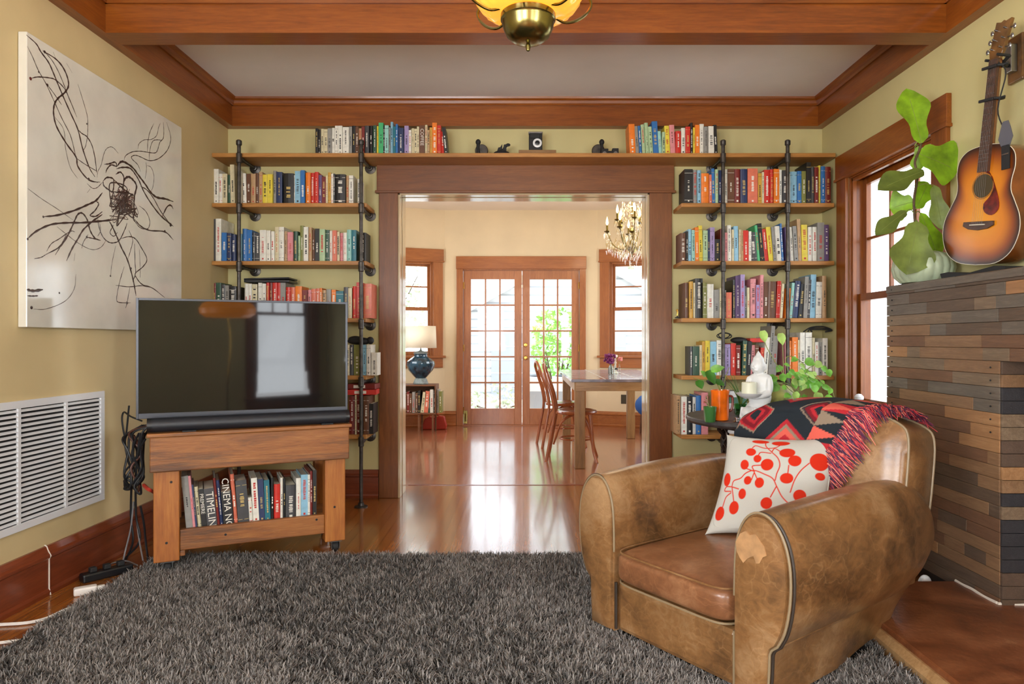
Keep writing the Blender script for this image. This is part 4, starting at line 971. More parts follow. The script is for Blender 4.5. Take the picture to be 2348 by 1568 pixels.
def armchair():
    R = thing('club_armchair', 'worn tan leather club armchair with rounded arms on the rug', 'armchair', CHO, CHR)
    ar = [Vector((p[0], p[1], 0)) for p in ARM]
    ar = smooth_path(ar[:15], 3)[:-1]+[ar[14]]+ar[15:]
    for s in (-1, 1):
        b = MB(); rings = []
        ys = [(0, .985), (.006, 1), (.04, 1.0), (.12, 1.0), (.24, 1.0), (.38, 1.0), (.52, 1.0), (.64, 1.0), (.72, .985), (.79, .94), (.84, .86), (.875, .74), (.895, .58), (.902, .4)]
        vs = []; n = len(ar)
        for (y, k) in ys:
            for p in ar:
                bul = .032*math.sin(PI*min(1, y/.85))*sstep(p.y, .2, .34)
                x = p.x+(bul if p.x > .36 else 0)
                z = p.y+.016*math.sin(PI*min(1, y/.9))*sstep(p.y, .45, .6)
                cx_, cz = .355, .37
                if z > .205: z = cz+(z-cz)*k
                x = cx_+(x-cx_)*(.35+.65*k)
                yy = y*(1.10-.16*(1-sstep(p.y, .02, .42))*sstep(y, .2, .6))
                if y > .3: x -= .05*(1-sstep(p.y, .03, .25))*sstep(y, .3, .8)*(1 if p.x > .36 else 0)
                vs.append((s*x, yy, z))
        fs = [(r*n+i, r*n+(i+1) % n, (r+1)*n+(i+1) % n, (r+1)*n+i) for r in range(len(ys)-1) for i in range(n)]
        fs += [tuple(range(n))[::-1], tuple(range((len(ys)-1)*n, len(ys)*n))]
        b.add(vs, fs, 0, True)
        a_ = b.build('arm', 'leather', R, angle=50)
        # raised front panel with its cord welt
        cx_, cz = .36, .33
        inner = [(cx_+(p.x-cx_)*.93, cz+(p.y-cz)*.975 if p.y > .1 else p.y+.004) for p in ar]
        b = MB(); n = len(inner)
        r0 = [(s*x, .004, z) for x, z in inner]; r1 = [(s*(cx_+(x-cx_)*.97), -.012, cz+(z-cz)*.985) for x, z in inner]; r2 = [(s*(cx_+(x-cx_)*.6), -.02, cz+(z-cz)*.8) for x, z in inner]
        b.add(r0+r1+r2, [(q*n+i, q*n+(i+1) % n, (q+1)*n+(i+1) % n, (q+1)*n+i) for q in (0, 1) for i in range(n)]+[tuple(range(2*n, 3*n))], 0, True)
        b.build('arm_front', 'leather', R, angle=60)
        pp = [(s*p.x, -.002, p.y) for p in ar[6:]]
        b = MB(); b.tube(pp, .004, 8); b.build('piping', 'piping', a_)
        b = MB(); b.tube([(x*1.004+s*.006, .005, z) for x, y, z in pp[6:]], .0045, 8); b.build('piping', 'seam_shadow', a_)  # dark strip put in as the shadow beside the welt
        b = MB(); pts = [(s*(.405+.022*math.sin(PI*t/.85)*.4-.03*sstep(t, .35, .8)), t*1.0, .205+.012*math.sin(t*3)) for t in [i*.05 for i in range(0, 16)]]
        b.tube(pts, .004, 6); b.build('seam', 'leather', a_)
    MB().box(-.272, .272, .012, .72, .03, .215).build('base', 'leather', R, .02)
    for x in (-.268, .268): 
        b = MB(); b.tube([(x, .004, .04), (x, .004, .215)], .006, 6); b.build('piping', 'seam_shadow' if x < 0 else 'piping', R)  # left one is a dark strip for the shaded gap, not a welt
    # seat cushion
    def sp(v, e): return math.copysign(abs(v)**e, v)
    def cush(cx_, cy_, cz, a, b_, c, e1, e2, name, mat, par, dome=0, nu=64, nv=32):
        m = MB(); vs = []
        def fn(u, v):
            th = -PI/2+PI*v; ph = 2*PI*u
            x = cx_+a*sp(math.cos(th), e1)*sp(math.cos(ph), e2); y = cy_+b_*sp(math.cos(th), e1)*sp(math.sin(ph), e2)
            z = cz+c*sp(math.sin(th), e1)
            if z > cz: z += dome*(1-((x-cx_)/a)**2)*(1-((y-cy_)/b_)**2)
            return (x, y, z)
        m.grid(fn, nu, nv); return m.build(name, mat, par, angle=180)
    sc = cush(0, .345, .283, .268, .373, .062, .34, .22, 'seat_cushion', 'leather_seat', R, .03)
    pts = []
    for i in range(80):
        ph = 2*PI*i/80; pts.append((.262*sp(math.cos(ph), .22), .345+.367*sp(math.sin(ph), .22), .3395))
    b = MB(); b.tube(pts, .0035, 6, 0, None, True); b.build('piping', 'leather', sc)
    b = MB(); b.tube([(x, y, .228) for x, y, z in pts], .0038, 6, 0, None, True); b.build('piping', 'piping', sc)
    # back
    o = smooth_path([(p[0], p[1], 0) for p in BACKO], 4); n = len(o); b = MB(); vs = []
    for (dy, k) in ((-.028, .45), (-.022, .8), (-.008, .95), (.01, 1), (.22, 1), (.235, .98), (.24, .9)):
        for p in o:
            x = p.x*k; z = .50+(p.y-.50)*(k if p.y > .5 else 1); vs.append((x, back_y(z)+dy, z-.03*sstep(dy, .05, .22)*sstep(z, .5, .75)))
    fs = [(r*n+i, r*n+i+1, (r+1)*n+i+1, (r+1)*n+i) for r in range(6) for i in range(n-1)]+[(r*n+n-1, r*n, (r+1)*n, (r+1)*n+n-1) for r in range(6)]
    fs += [tuple(range(n))[::-1], tuple(range(6*n, 7*n))]
    b.add(vs, fs, 0, True); bk = b.build('back', 'leather', R, angle=50)
    for dy in (.012, .222):
        b = MB(); b.tube([(p.x*1.003, back_y(p.y)+dy, .5+(p.y-.5)*1.004-(.03*sstep(p.y, .5, .75) if dy > .1 else 0)) for p in o[4:-4]], .005, 8); b.build('piping', 'piping', bk)
    # torn pale patch on the front of the near arm
    pt = [(.302, .505), (.318, .535), (.338, .548), (.352, .538), (.372, .545), (.386, .53), (.402, .515), (.41, .49), (.398, .482), (.388, .462), (.376, .458), (.366, .478), (.346, .466), (.33, .448), (.318, .46), (.306, .478)]
    b = MB(); b.prism([(p[0]-.01, p[1]+.0) for p in pt], .014, .0235, 0, Rx(PI/2)); b.build('worn_patch', 'leather_patch', R)
    for x, y in ((-.33, .06), (.33, .06), (-.3, .6), (.3, .6)): MB().box(x-.03, x+.03, y-.03, y+.03, 0, .035).build('foot', 'rubber', R)
armchair()
rug()

# ---------------------------------------------------------------- pillow with printed stems
def invbil(p, Q):
    u, v = .5, .5
    for _ in range(25):
        f = [(1-u)*(1-v)*Q[0][k]+u*(1-v)*Q[1][k]+(1-u)*v*Q[2][k]+u*v*Q[3][k]-p[k] for k in (0, 1)]
        du = [(1-v)*(Q[1][k]-Q[0][k])+v*(Q[3][k]-Q[2][k]) for k in (0, 1)]; dv = [(1-u)*(Q[2][k]-Q[0][k])+u*(Q[3][k]-Q[1][k]) for k in (0, 1)]
        det = du[0]*dv[1]-du[1]*dv[0]; u -= (f[0]*dv[1]-f[1]*dv[0])/det; v -= (du[0]*f[1]-du[1]*f[0])/det
    return u, v
def pillow():
    TL, TRt, BL = PX(1666, 996, 2.90), PX(1930, 1002, 2.76), PX(1616, 1226, 2.68)
    BR = TRt+(BL-TL)*1.02
    Q = [(140, 440), (1300, 485), (-85, 1490), ((CX+BR.x/BR.y*F-1640)*4.6125, (CY-(BR.z-CH)/BR.y*F-900)*4.6125)]
    el = [(500, 545, 90, 30), (705, 567, 92, 40), (393, 693, 55, 48), (462, 777, 42, 45), (322, 838, 47, 55), (562, 852, 65, 68), (765, 715, 80, 60), (840, 818, 68, 65), (1103, 815, 110, 98), (360, 1010, 42, 45), (485, 1045, 48, 55), (760, 1010, 68, 55), (1120, 970, 62, 40), (112, 975, 45, 70), (303, 1145, 42, 55), (50, 1315, 55, 72), (215, 1280, 55, 70), (900, 1180, 70, 60), (560, 1260, 60, 60), (1020, 1300, 70, 60)]
    st = ['550,560 555,620 610,700 670,780 690,870 660,960 645,1030', '660,1090 620,1010 540,960 430,910 340,930 280,980 200,1000 180,1050', '410,640 450,610 540,645 640,640 700,600', '470,740 500,700 600,715', '430,920 350,885', '425,910 410,860 500,855',
          '780,870 770,960', '990,840 900,930 840,1030 800,1150', '180,1060 210,1210', '180,1060 260,1090', '170,1120 110,1160 80,1250', '430,930 400,1010', '430,930 460,1000', '610,700 640,650 690,690', '180,1060 110,1050 90,1090 170,1105', '660,1090 720,1200 820,1290', '660,1090 600,1200']
    nn = 230; uu = (np.arange(nn+1))/nn; U, V = np.meshgrid(uu, uu)
    Qa = np.array(Q); P = ((1-U)*(1-V))[..., None]*Qa[0]+(U*(1-V))[..., None]*Qa[1]+((1-U)*V)[..., None]*Qa[2]+(U*V)[..., None]*Qa[3]
    dist = np.full(U.shape, 1e9)
    for (x, y, a, b_) in el: dist = np.minimum(dist, (np.sqrt(((P[..., 0]-x)/a)**2+((P[..., 1]-y)/b_)**2)-1)*min(a, b_))
    for s_ in st:
        pt = smooth_path([tuple(float(t) for t in q.split(','))+(0,) for q in s_.split()], 5)
        for a, b_ in zip(pt, pt[1:]):
            d = np.array([b_.x-a.x, b_.y-a.y]); L2 = max(1e-6, (d**2).sum()); t = np.clip(((P[..., 0]-a.x)*d[0]+(P[..., 1]-a.y)*d[1])/L2, 0, 1)
            dist = np.minimum(dist, np.hypot(P[..., 0]-a.x-t*d[0], P[..., 1]-a.y-t*d[1])-6)
    k = np.clip(dist/4+.5, 0, 1)[..., None]
    cloth = np.array(lin((184, 183, 175))); ink = np.array(lin((194, 42, 18)))
    colr = ink*(1-k)+cloth*k
    nrm = (TRt-TL).cross(BL-TL).normalized()
    if nrm.y > 0: nrm = -nrm
    ctr = (TL+TRt+BL+BR)/4
    b = MB(); vs = []; cols = []
    for side in (1, -1):
        for j in range(nn+1):
            for i in range(nn+1):
                u, v = U[j, i], V[j, i]
                p = TL*(1-u)*(1-v)+TRt*u*(1-v)+BL*(1-u)*v+BR*u*v
                pin = .026*((4*u*(1-u))**.8*abs(2*v-1)**3*(1 if v > .5 else 1)); pin2 = .022*((4*v*(1-v))**.8*abs(2*u-1)**3)
                p = p+(ctr-p)*0+(TL-BL).normalized()*(-pin if v < .5 else pin)+(TRt-TL).normalized()*(pin2 if u < .5 else -pin2)
                th = .068*(max(0, 16*u*(1-u)*v*(1-v))**.42)
                p = p+nrm*side*th+nrm*.004*math.sin(u*9+v*5)*(1 if th > .02 else 0)
                vs.append(p-ctr); cols.append(colr[j, i] if side == 1 else cloth)
    N = nn+1; fs = []
    for s_ in (0, 1):
        o = s_*N*N
        for j in range(nn):
            for i in range(nn): fs.append((o+j*N+i, o+j*N+i+1, o+(j+1)*N+i+1, o+(j+1)*N+i)[::1 if s_ else -1])
    b.add(vs, fs, 0, True)
    o = b.build('throw_pillow', attr_mat('pillow_cloth', .85, .15, 400, .2), None, angle=180, recalc=False, cols=cols); o.location = ctr
    tag(o, 'white throw pillow printed with red berries and stems on the armchair', 'pillow')
pillow()

# ---------------------------------------------------------------- woven blanket over the chair back
def blanket():
    R = thing('woven_blanket', 'red and black geometric woven blanket with fringe over the chair back', 'blanket', CHO, CHR)
    LF, LR_ = .36, .26
    def surf(x, q):     # q: metres along, 0 = lower front hem
        H = backtop(max(-.315, min(.40, x)))
        zf = H-.035
        if q < LF: z = zf-(LF-q); y = back_y(z)-.040+.004*math.sin(x*22+q*9)-.012*(1-q/LF)
        elif q < LF+.28:
            t = (q-LF)/.28; a = PI*t; z = zf+.052*math.sin(a)**.6; y = back_y(zf)-.040+.315*(1-math.cos(a))/2
        else: z = zf-(q-LF-.28); y = back_y(z)+.275
        return (x, y, z+.001)
    def xr(q): return .235-.19*max(0, 1-q/(LF+.04))**1.2+.07*sstep(q, LF, LF+.25)
    XLB = -.312; Q_ = LF+.28+LR_
    nu, nv = 190, 220; pts = []; cols = []
    K = np.array(lin((38, 44, 50))); Mr = np.array(lin((118, 30, 40))); Sa = np.array(lin((212, 96, 82))); Gr = np.array(lin((140, 124, 106))); Rd = np.array(lin((176, 44, 52))); Dk = np.array(lin((60, 50, 54)))
    def colour(x, q):
        a, c = x, q
        if x > xr(q)-.135:      # column of triangles
            cell = ((c*1.0) % .062)/.062; k = int(c/.062); t = (xr(q)-.02-a)/.115
            tri = abs(cell-.5)*2
            if t < 0: return Mr
            if tri < t*1.0: return Sa if k % 2 == 0 else Gr
            return K if k % 3 else Rd
        # diamonds
        w_, h_ = .30, .26; u = ((a+.06)/w_) % 1; v = ((c+.02)/h_) % 1; d = abs(u-.5)+abs(v-.5); kx_ = int(math.floor((a+.06)/w_)); ky = int(math.floor((c+.02)/h_))
        zig = .018*(abs(((a-c)*60) % 2-1))
        if d < .10: return K
        if d < .16: return Rd
        if d < .24: return Mr
        if d < .27+zig: return Dk if (kx_+ky) % 2 else Rd
        if d < .30+zig: return Gr
        if d < .42: return K
        e = abs(((u+.5) % 1)-.5)+abs(((v+.5) % 1)-.5)
        if e < .10: return Rd
        if e < .2: return Sa
        if e < .26: return Gr
        if e < .34: return Rd
        return K
    b = MB()
    for j in range(nv+1):
        q = Q_*j/nv
        for i in range(nu+1):
            x = XLB+(xr(q)-XLB)*i/nu; pts.append(surf(x, q)); cols.append(colour(x, q))
    fs = [(j*(nu+1)+i, j*(nu+1)+i+1, (j+1)*(nu+1)+i+1, (j+1)*(nu+1)+i) for j in range(nv) for i in range(nu)]
    b.add(pts, fs, 0, True)
    b.build('cloth', attr_mat('kilim', .9, .35, 500, .15), R, angle=180, recalc=False, cols=cols, solid=.004)
    plain('fr_red', (190, 58, 66), .8); plain('fr_pink', (224, 128, 112), .8); plain('fr_dark', (96, 38, 66), .8); plain('fr_navy', (58, 44, 74), .8)
    b = MB(); rnd = random.Random(2)
    for k in range(800):
        q = rnd.uniform(.0, LF+.30); x = xr(q)-rnd.uniform(0, .03); p = Vector(surf(x, q)); q2 = max(.0, q-rnd.uniform(.02, .075)); L = rnd.uniform(.05, .10)
        x2 = min(.395, x+L); p2 = Vector(surf(x2, q2)); pm = Vector(surf((x+x2)/2, (q+q2)/2+.004))
        out = Vector((0, -1, 0)) if q < LF else Vector((0, 0, 1))
        b.tube([p+out*.004, pm+out*rnd.uniform(.004, .018), p2+out*rnd.uniform(.001, .012)+Vector((rnd.uniform(-.01, .01), 0, rnd.uniform(-.012, .006)))], [.0024, .0022, .0012], 4, rnd.choice((0, 0, 1, 2, 2, 3)))
    o = b.build('fringe', ['fr_red', 'fr_pink', 'fr_dark', 'fr_navy'], R, recalc=False); o['kind'] = 'stuff'
blanket()

# ---------------------------------------------------------------- hanging lamp
def ceiling_lamp():
    X, Y = .016, 2.3
    R = thing('hanging_lamp', 'brass and amber glass hanging lamp under the ceiling beam', 'ceiling lamp', (X, Y, 2.85))
    zz = lambda v: v-2.85
    MB().lathe([(.002, zz(2.103)), (.006, zz(2.106)), (.009, zz(2.12)), (.006, zz(2.13)), (.002, zz(2.136))], 14).build('finial', 'old_brass', R)
    MB().lathe([(.02, zz(2.132)), (.05, zz(2.138)), (.072, zz(2.155)), (.084, zz(2.18)), (.088, zz(2.2)), (.09, zz(2.205)), (.093, zz(2.208)), (.093, zz(2.225)), (.08, zz(2.235))], 40).build('font', 'old_brass', R)
    MB().lathe([(.084, zz(2.232)), (.094, zz(2.236)), (.094, zz(2.248)), (.082, zz(2.26)), (.079, zz(2.30)), (.074, zz(2.36))], 40).build('glass_collar', 'amber_glow', R)
    b = MB(); b.lathe([(.094, zz(2.228)), (.125, zz(2.232)), (.155, zz(2.25)), (.178, zz(2.282)), (.186, zz(2.32)), (.184, zz(2.36)), (.188, zz(2.362)), (.190, zz(2.32)), (.181, zz(2.28)), (.157, zz(2.246)), (.126, zz(2.228))], 96, mod=lambda a, k: 1+.012*math.cos(a*24))
    b.build('glass_dish', 'amber_glow', R)
    for s in (-1, 1):
        b = MB(); b.ell((s*.125, -.03, zz(2.31)), (.04, .05, .05), 0); b.build('bulb', 'bulb_white', R)
    b = MB()
    for k in range(6):
        a = k*PI/3+.35; ca, sa = math.cos(a), math.sin(a)
        b.tube(smooth_path([(ca*.09, sa*.09, zz(2.236)), (ca*.14, sa*.14, zz(2.222)), (ca*.2, sa*.2, zz(2.25)), (ca*.235, sa*.235, zz(2.30)), (ca*.21, sa*.21, zz(2.34)), (ca*.19, sa*.19, zz(2.36))], 5), .005, 6)
    b.build('arms', 'old_brass', R)
    MB().lathe([(.19, zz(2.42)), (.17, zz(2.48)), (.12, zz(2.54)), (.06, zz(2.575)), (.03, zz(2.58))], 40).build('shade', 'amber_glow', R)
    b = MB(); b.tube([(0, 0, zz(2.26)), (0, 0, zz(2.75))], .008, 8)
    for k in range(3): a = k*2.1; b.tube([(.186*math.cos(a), .186*math.sin(a), zz(2.36)), (.186*math.cos(a), .186*math.sin(a), zz(2.43))], .004, 6)
    for k in range(5): b.tube([(.01*math.cos(t*PI/4), 0 if k % 2 else .01*math.cos(t*PI/4)*0, zz(2.76+k*.018)+.012*math.sin(t*PI/4)) if k % 2 else (0, .01*math.cos(t*PI/4), zz(2.76+k*.018)+.012*math.sin(t*PI/4)) for t in range(8)], .0025, 5, 0, None, True)
    b.build('chain', 'old_brass', R)
    MB().lathe([(.015, -.03), (.055, -.02), (.06, 0)], 24).build('ceiling_rose', 'old_brass', R)
    point('lamp_glow', (X, Y-.0, 2.37), 55, (1, .82, .62), .05)
ceiling_lamp()
# floor lamp behind the camera (seen in the television)
R = thing('floor_lamp', 'orange mushroom-shaded floor lamp reflected in the television screen', 'floor lamp', (.30, -1.15, 0))
MB().lathe([(.14, 0), (.14, .015), (.02, .025)], 32).build('base', 'brass', R)
b = MB(); b.tube(smooth_path([(0, 0, .02), (.0, 0, .6), (.03, 0, 1.1), (0, 0, 1.42)], 6), .01, 8); b.build('pole', 'brass', R)
MB().lathe([(.1, 1.40), (.24, 1.40), (.30, 1.44), (.31, 1.50), (.27, 1.56), (.17, 1.60), (.05, 1.61)], 40).build('lamp_shade', 'orange_shade', R)
# ---------------------------------------------------------------- reclaimed wood fireplace
FX, FY0, FY1, HZ, MZ = 1.893, 3.557, 2.718, .08, 1.42
def fireplace():
    R = thing('fireplace', 'reclaimed barn wood fireplace surround with a plank mantel', 'fireplace', (2.02, 2.4, 0))
    ox, oy = 2.02, 2.4; rnd = random.Random(12)
    MB().box(FX+.014-ox, XR-.002-ox, FY1-oy, FY0-oy, 0, MZ-.05).box(FX+.014-ox, XR-.002-ox, .9-oy, FY1-oy, 1.055, MZ-.05).build('chimney_block', 'plank_back', R)
    names = ['plank_%d' % i for i in range(8)]
    def pick(z, jamb=False):
        if jamb: return rnd.choice((6, 6, 2, 4, 3, 6, 1, 5))
        if z > 1.2: return rnd.choice((0, 0, 0, 1, 3, 4 if rnd.random() < .4 else 0))
        if z > .8: return rnd.choice((1, 1, 2, 0, 3, 2, 4, 7))
        return rnd.choice((2, 7, 7, 3, 2, 7, 4, 7, 3))
    b = MB(); rh = .0525; z = HZ-.03; nails = MB()
    while z < MZ-.03:
        zt = min(z+rh, MZ-.008); y = FY0; last = -1
        yend = FY1 if z < 1.04 else .9
        while y > yend+.001:
            L = rnd.choice((rnd.uniform(.1, .2), rnd.uniform(.25, .5), rnd.uniform(.3, .6))); y2 = max(yend, y-L)
            if y2-yend < .06: y2 = yend
            k = pick(z); k = k if k != last else pick(z); last = k
            e = rnd.uniform(0, .003)
            b.box(FX+.0-e-ox+.004, FX+.013-ox, y2+.0006-oy, y-.0006-oy, z+.0006, zt-.0006, k)
            y = y2
        for yy in (FY0-.055,)+((FY1+.045,) if z < 1.04 and z > .7 else ()):
            nails.ell((FX-.003-ox, yy-oy, z+rh/2), (.003, .004, .004), 0, None, 8, 5)
        z += rh
    b.build('planks', names, R, .0015)
    nails.build('nails', 'rubber', R)
    b = MB(); z = HZ-.03
    while z < 1.05:
        zt = min(z+rh, 1.055); b.box(FX+.006-ox, XR-.002-ox, FY1-.012-oy, FY1-oy, z+.001, zt-.001, pick(z, True)); z += rh
    b.build('firebox_side', names, R, .001)
    MB().box(XR-.012-ox, XR-.002-ox, .9-oy, FY1-oy, 0, 1.055).build('firebox_back', 'plank_5', R)
    b = MB(); y = FY0
    while y > .9:
        L = rnd.uniform(.3, .6); y2 = max(.9, y-L); b.box(FX-.004-ox, (FX+XR)/2-ox, y2-oy+.001, y-oy, MZ-.045, MZ-rnd.uniform(.008, .012), pick(1.3)); y = y2
    b.box((FX+XR)/2+.001-ox, XR-.002-ox, .9-oy, FY0-oy, MZ-.045, MZ-.01, 0)
    b.build('mantel', names, R, .002)
    b = MB(); z = HZ-.03
    while z < MZ-.05: b.box(FX+.006-ox, XR-.002-ox, FY0-oy, FY0+.01-oy, z+.001, min(z+rh, MZ-.05)-.001, pick(z)); z += rh
    b.build('end_planks', names, R)
fireplace()
b = MB(); b.box(1.33, XR-.002, .3, 2.985, 0, HZ); o = b.build('hearth_slab', 'hearth', None, .008); tag(o, 'cracked brown hearth slab beside the leather armchair', 'hearth')
b = MB(); b.prism([(1.30, 0), (1.33, 0), (1.33, .062), (1.322, .062), (1.30, .04)], .3, 2.985, 0, Matrix(((1, 0, 0, 0), (0, 0, 1, 0), (0, 1, 0, 0), (0, 0, 0, 1)))); tag(b.build('trim_10', 'oak_x'), kind='structure')
b = MB(); b.tube(smooth_path([(FX-.006, y, HZ+.003+.002*math.sin(y*40)) for y in (2.98, 2.93, 2.87, 2.8, 2.72)], 4), .006, 6); b.tube([(FX-.006, 2.716, HZ+.003), (FX+.12, 2.706, HZ+.003), (XR-.02, 2.706, HZ+.003)], .006, 6)
tag(b.build('caulk_line', 'caulk'), 'white caulk line where hearth meets the wood surround', 'caulk')
b = MB(); b.ell((1.80, 3.06, .04), (.03, .02, .04)); tag(b.build('crumpled_bag', 'white_ceramic'), 'small crumpled white plastic behind the armchair corner', 'bag')


# ---------------------------------------------------------------- guitar
def guitar():
    xw = Vector((.174, -.985, 0)).normalized(); back = Vector((.985, .174, 0)).normalized(); up = Vector((0, 0, 1))
    tl = math.radians(7); x2 = xw*math.cos(tl)-up*math.sin(tl); z2 = up*math.cos(tl)+xw*math.sin(tl)
    M = Matrix(((x2.x, back.x, z2.x, 0), (x2.y, back.y, z2.y, 0), (x2.z, back.z, z2.z, 0), (0, 0, 0, 1)))
    o = PX(2236, 614, 3.0); M = Matrix.Translation(Vector((o.x, o.y, 1.462))) @ M
    R = thing('acoustic_guitar', 'sunburst acoustic guitar hanging on the wall above the mantel', 'guitar'); R.matrix_world = M
    H = [(.0, 0), (.10, .010), (.168, .055), (.2, .13), (.196, .20), (.165, .265), (.142, .31), (.14, .355), (.15, .41), (.14, .465), (.10, .5), (.04, .512), (0, .514)]
    hp = smooth_path([(a, b_, 0) for a, b_ in H], 4)
    out = [(p.x, p.y) for p in hp]+[(-p.x, p.y) for p in hp[::-1]][1:-1]; n = len(out)
    A0, A1, A2, A3 = [np.array(lin(c)) for c in ((232, 156, 26), (208, 124, 18), (136, 66, 16), (40, 22, 12))]
    def sun(s):
        if s < .62: return A0+(A1-A0)*(s/.62)
        if s < .84: return A1+(A2-A1)*((s-.62)/.22)
        return A2+(A3-A2)*min(1, (s-.84)/.14)
    b = MB(); vs = [(0, 0, .21)]; cols = [sun(0)]; ss = [.15, .3, .45, .6, .7, .78, .84, .88, .92, .96, 1]
    for s in ss:
        for (x, z) in out: vs.append((x*s, 0, .21+(z-.21)*s)); cols.append(sun(s))
    fs = [(0, 1+(i+1) % n, 1+i) for i in range(n)]
    for k in range(len(ss)-1):
        for i in range(n): j = (i+1) % n; fs.append((1+k*n+i, 1+k*n+j, 1+(k+1)*n+j, 1+(k+1)*n+i))
    b.add(vs, fs, 0, False); b.build('soundboard', attr_mat('sunburst', .34, coat=.12), R, recalc=False, cols=cols)
    b = MB(); vs = [(x, .0005, z) for x, z in out]+[(x*.99, .1, z) for x, z in out]
    b.add(vs, [(i, (i+1) % n, (i+1) % n+n, i+n) for i in range(n)]+[tuple(range(n, 2*n))], 0, True); b.build('body', 'guitar_side', R, angle=60)
    b = MB(); b.tube([(x*1.002, .001, z) for x, z in out], .0016, 6, 0, None, True); b.build('binding', 'ivory', R)
    P = Rx(PI/2)
    b = MB(); b.lathe([(.0505, 0), (.0505, .0012), (.001, .0013)], 40, 0, Tr(0, 0, .34) @ P); b.build('sound_hole', 'hole_dark', R)
    b = MB(); b.tube([(.055*math.cos(t*PI/16), -.001, .34+.055*math.sin(t*PI/16)) for t in range(32)], .0014, 5, 0, None, True); b.build('rosette', 'block_wood', R)
    pg = smooth_path([(-.004, .405, 0), (.025, .40, 0), (.055, .35, 0), (.088, .28, 0), (.092, .235, 0), (.06, .212, 0), (.022, .228, 0), (.014, .262, 0), (.04, .29, 0), (.058, .33, 0), (.045, .375, 0), (.012, .396, 0)], 3)
    b = MB(); b.prism([(p.x, p.y) for p in pg], .0008, .0025, 0, P); b.build('pickguard', 'pickguard', R)
    b = MB(); b.prism([(-.08, .17), (-.05, .156), (0, .15), (.05, .156), (.08, .17), (.078, .188), (-.078, .188)], 0, .009, 0, P); br = b.build('bridge', 'fretboard', R, .001)
    MB().box(-.04, .04, -.013, -.009, .172, .176).build('saddle', 'ivory', br)
    b = MB(); b.prism([(-.028, .40), (.028, .40), (.0215, .865), (-.0215, .865)], 0, .012, 0, P); fb = b.build('fretboard', 'fretboard', R)
    for k in range(17): z = .865-(.865-.17)*(1-2**(-(k+1)/12))*.97; b = MB(); b.box(-.026+.004*(z-.4)*2, .026-.004*(z-.4)*2, -.0132, -.0118, z-.0008, z+.0008); b.build('fret', 'steel', fb)
    b = MB(); b.add([(-.028, 0, .49), (.028, 0, .49), (.0215, 0, .87), (-.0215, 0, .87), (-.02, .022, .5), (.02, .022, .5), (.015, .02, .87), (-.015, .02, .87)], [(0, 1, 2, 3), (4, 7, 6, 5), (0, 4, 5, 1), (1, 5, 6, 2), (2, 6, 7, 3), (3, 7, 4, 0)])
    b.build('neck', 'guitar_side', R, .004)
    MH = Tr(0, 0, .865) @ Rx(math.radians(-10))
    b = MB(); b.prism([(-.024, 0), (.024, 0), (.034, .03), (.038, .165), (.012, .158), (0, .165), (-.012, .158), (-.038, .165), (-.034, .03)], -.008, .008, 0, MH @ P); hd = b.build('headstock', 'head_wood', R, .002)
    b = MB(); 
    for s in (-1, 1):
        for k in range(3):
            z = .045+k*.04; b.lathe([(.004, 0), (.004, .012), (.001, .013)], 8, 0, MH @ Tr(s*.022, -.008, z) @ P); b.tube([MH @ Vector((s*.034, 0, z)), MH @ Vector((s*.05, 0, z))], .003, 6); b.ell(MH @ Vector((s*.055, 0, z)), (.008, .004, .011), 0, None, 8, 6)
    b.build('tuning_pegs', 'steel', hd)

    b = MB()
    for k in range(6): u = (k-2.5); b.tube([(u*.0105, -.013, .175), (u*.0072, -.0155, .865)], .00042, 4)
    b.build('strings', 'pipe', R)
    for z, nm in ((.835, 'black capo clamped nearest the headstock'), (.70, 'black capo clamped halfway down the guitar neck')):
        C = thing('capo', nm, 'capo', group='capos on the guitar neck'); C.matrix_world = M
        b = MB(); b.box(-.045, .03, -.024, -.015, z-.006, z+.006); b.build('bar', 'rubber', C, .002)
        b = MB(); b.tube([(.03, -.02, z), (.04, .0, z), (.03, .03, z+.004), (-.02, .034, z+.006)], .006, 6); b.tube([(.03, 0, z), (.058, .008, z+.004)], .005, 6); b.build('lever', 'rubber', C)
    return M
GM = guitar()
R = thing('guitar_hanger', 'wooden wall bracket holding the guitar headstock', 'hook', (XR, 2.965, 2.352)); _o = R.location; _h = GM @ Vector((0, .03, .872))-_o
MB().box(-.02, 0, -.045, .045, -.1, .1).build('plaque', 'head_wood', R, .006)
MB().box(-.05, -.02, -.02, .02, -.06, .06).build('bracket', 'steel', R, .003)
b = MB(); b.tube([(-.05, 0, -.03), (_h.x+.02, _h.y*.6, _h.z-.01), (_h.x+.008, _h.y, _h.z-.012)], .008, 8); b.tube([(_h.x+.01, _h.y-.032, _h.z), (_h.x+.008, _h.y, _h.z-.012), (_h.x+.002, _h.y+.032, _h.z)], .007, 8); b.tube([(_h.x+.01, _h.y-.032, _h.z), (_h.x-.045, _h.y-.036, _h.z+.004)], .006, 8); b.tube([(_h.x+.002, _h.y+.032, _h.z), (_h.x-.05, _h.y+.030, _h.z+.004)], .006, 8); b.build('yoke', 'rubber', R)
hs = GM @ Vector((.02, -.004, .85))
b = MB(); b.tube(smooth_path([hs, hs+Vector((.01, -.03, -.06)), PX(2288, 250, 2.88), PX(2303, 300, 2.85)], 5), .003, 6)
R = thing('guitar_strap', 'grey and black guitar strap hanging beside the guitar neck', 'strap'); b.build('cord', 'rubber', R)
M = Matrix.Translation(PX(2306, 305, 2.84)) @ Rz(math.radians(-75))
b = MB(); b.prism([(-.012, .05), (.012, .05), (.022, .02), (.032, -.02), (.018, -.055), (-.018, -.055), (-.032, -.02), (-.022, .02)], -.002, .002, 0, M @ Rx(PI/2)); b.build('tab', 'strap_grey', R)
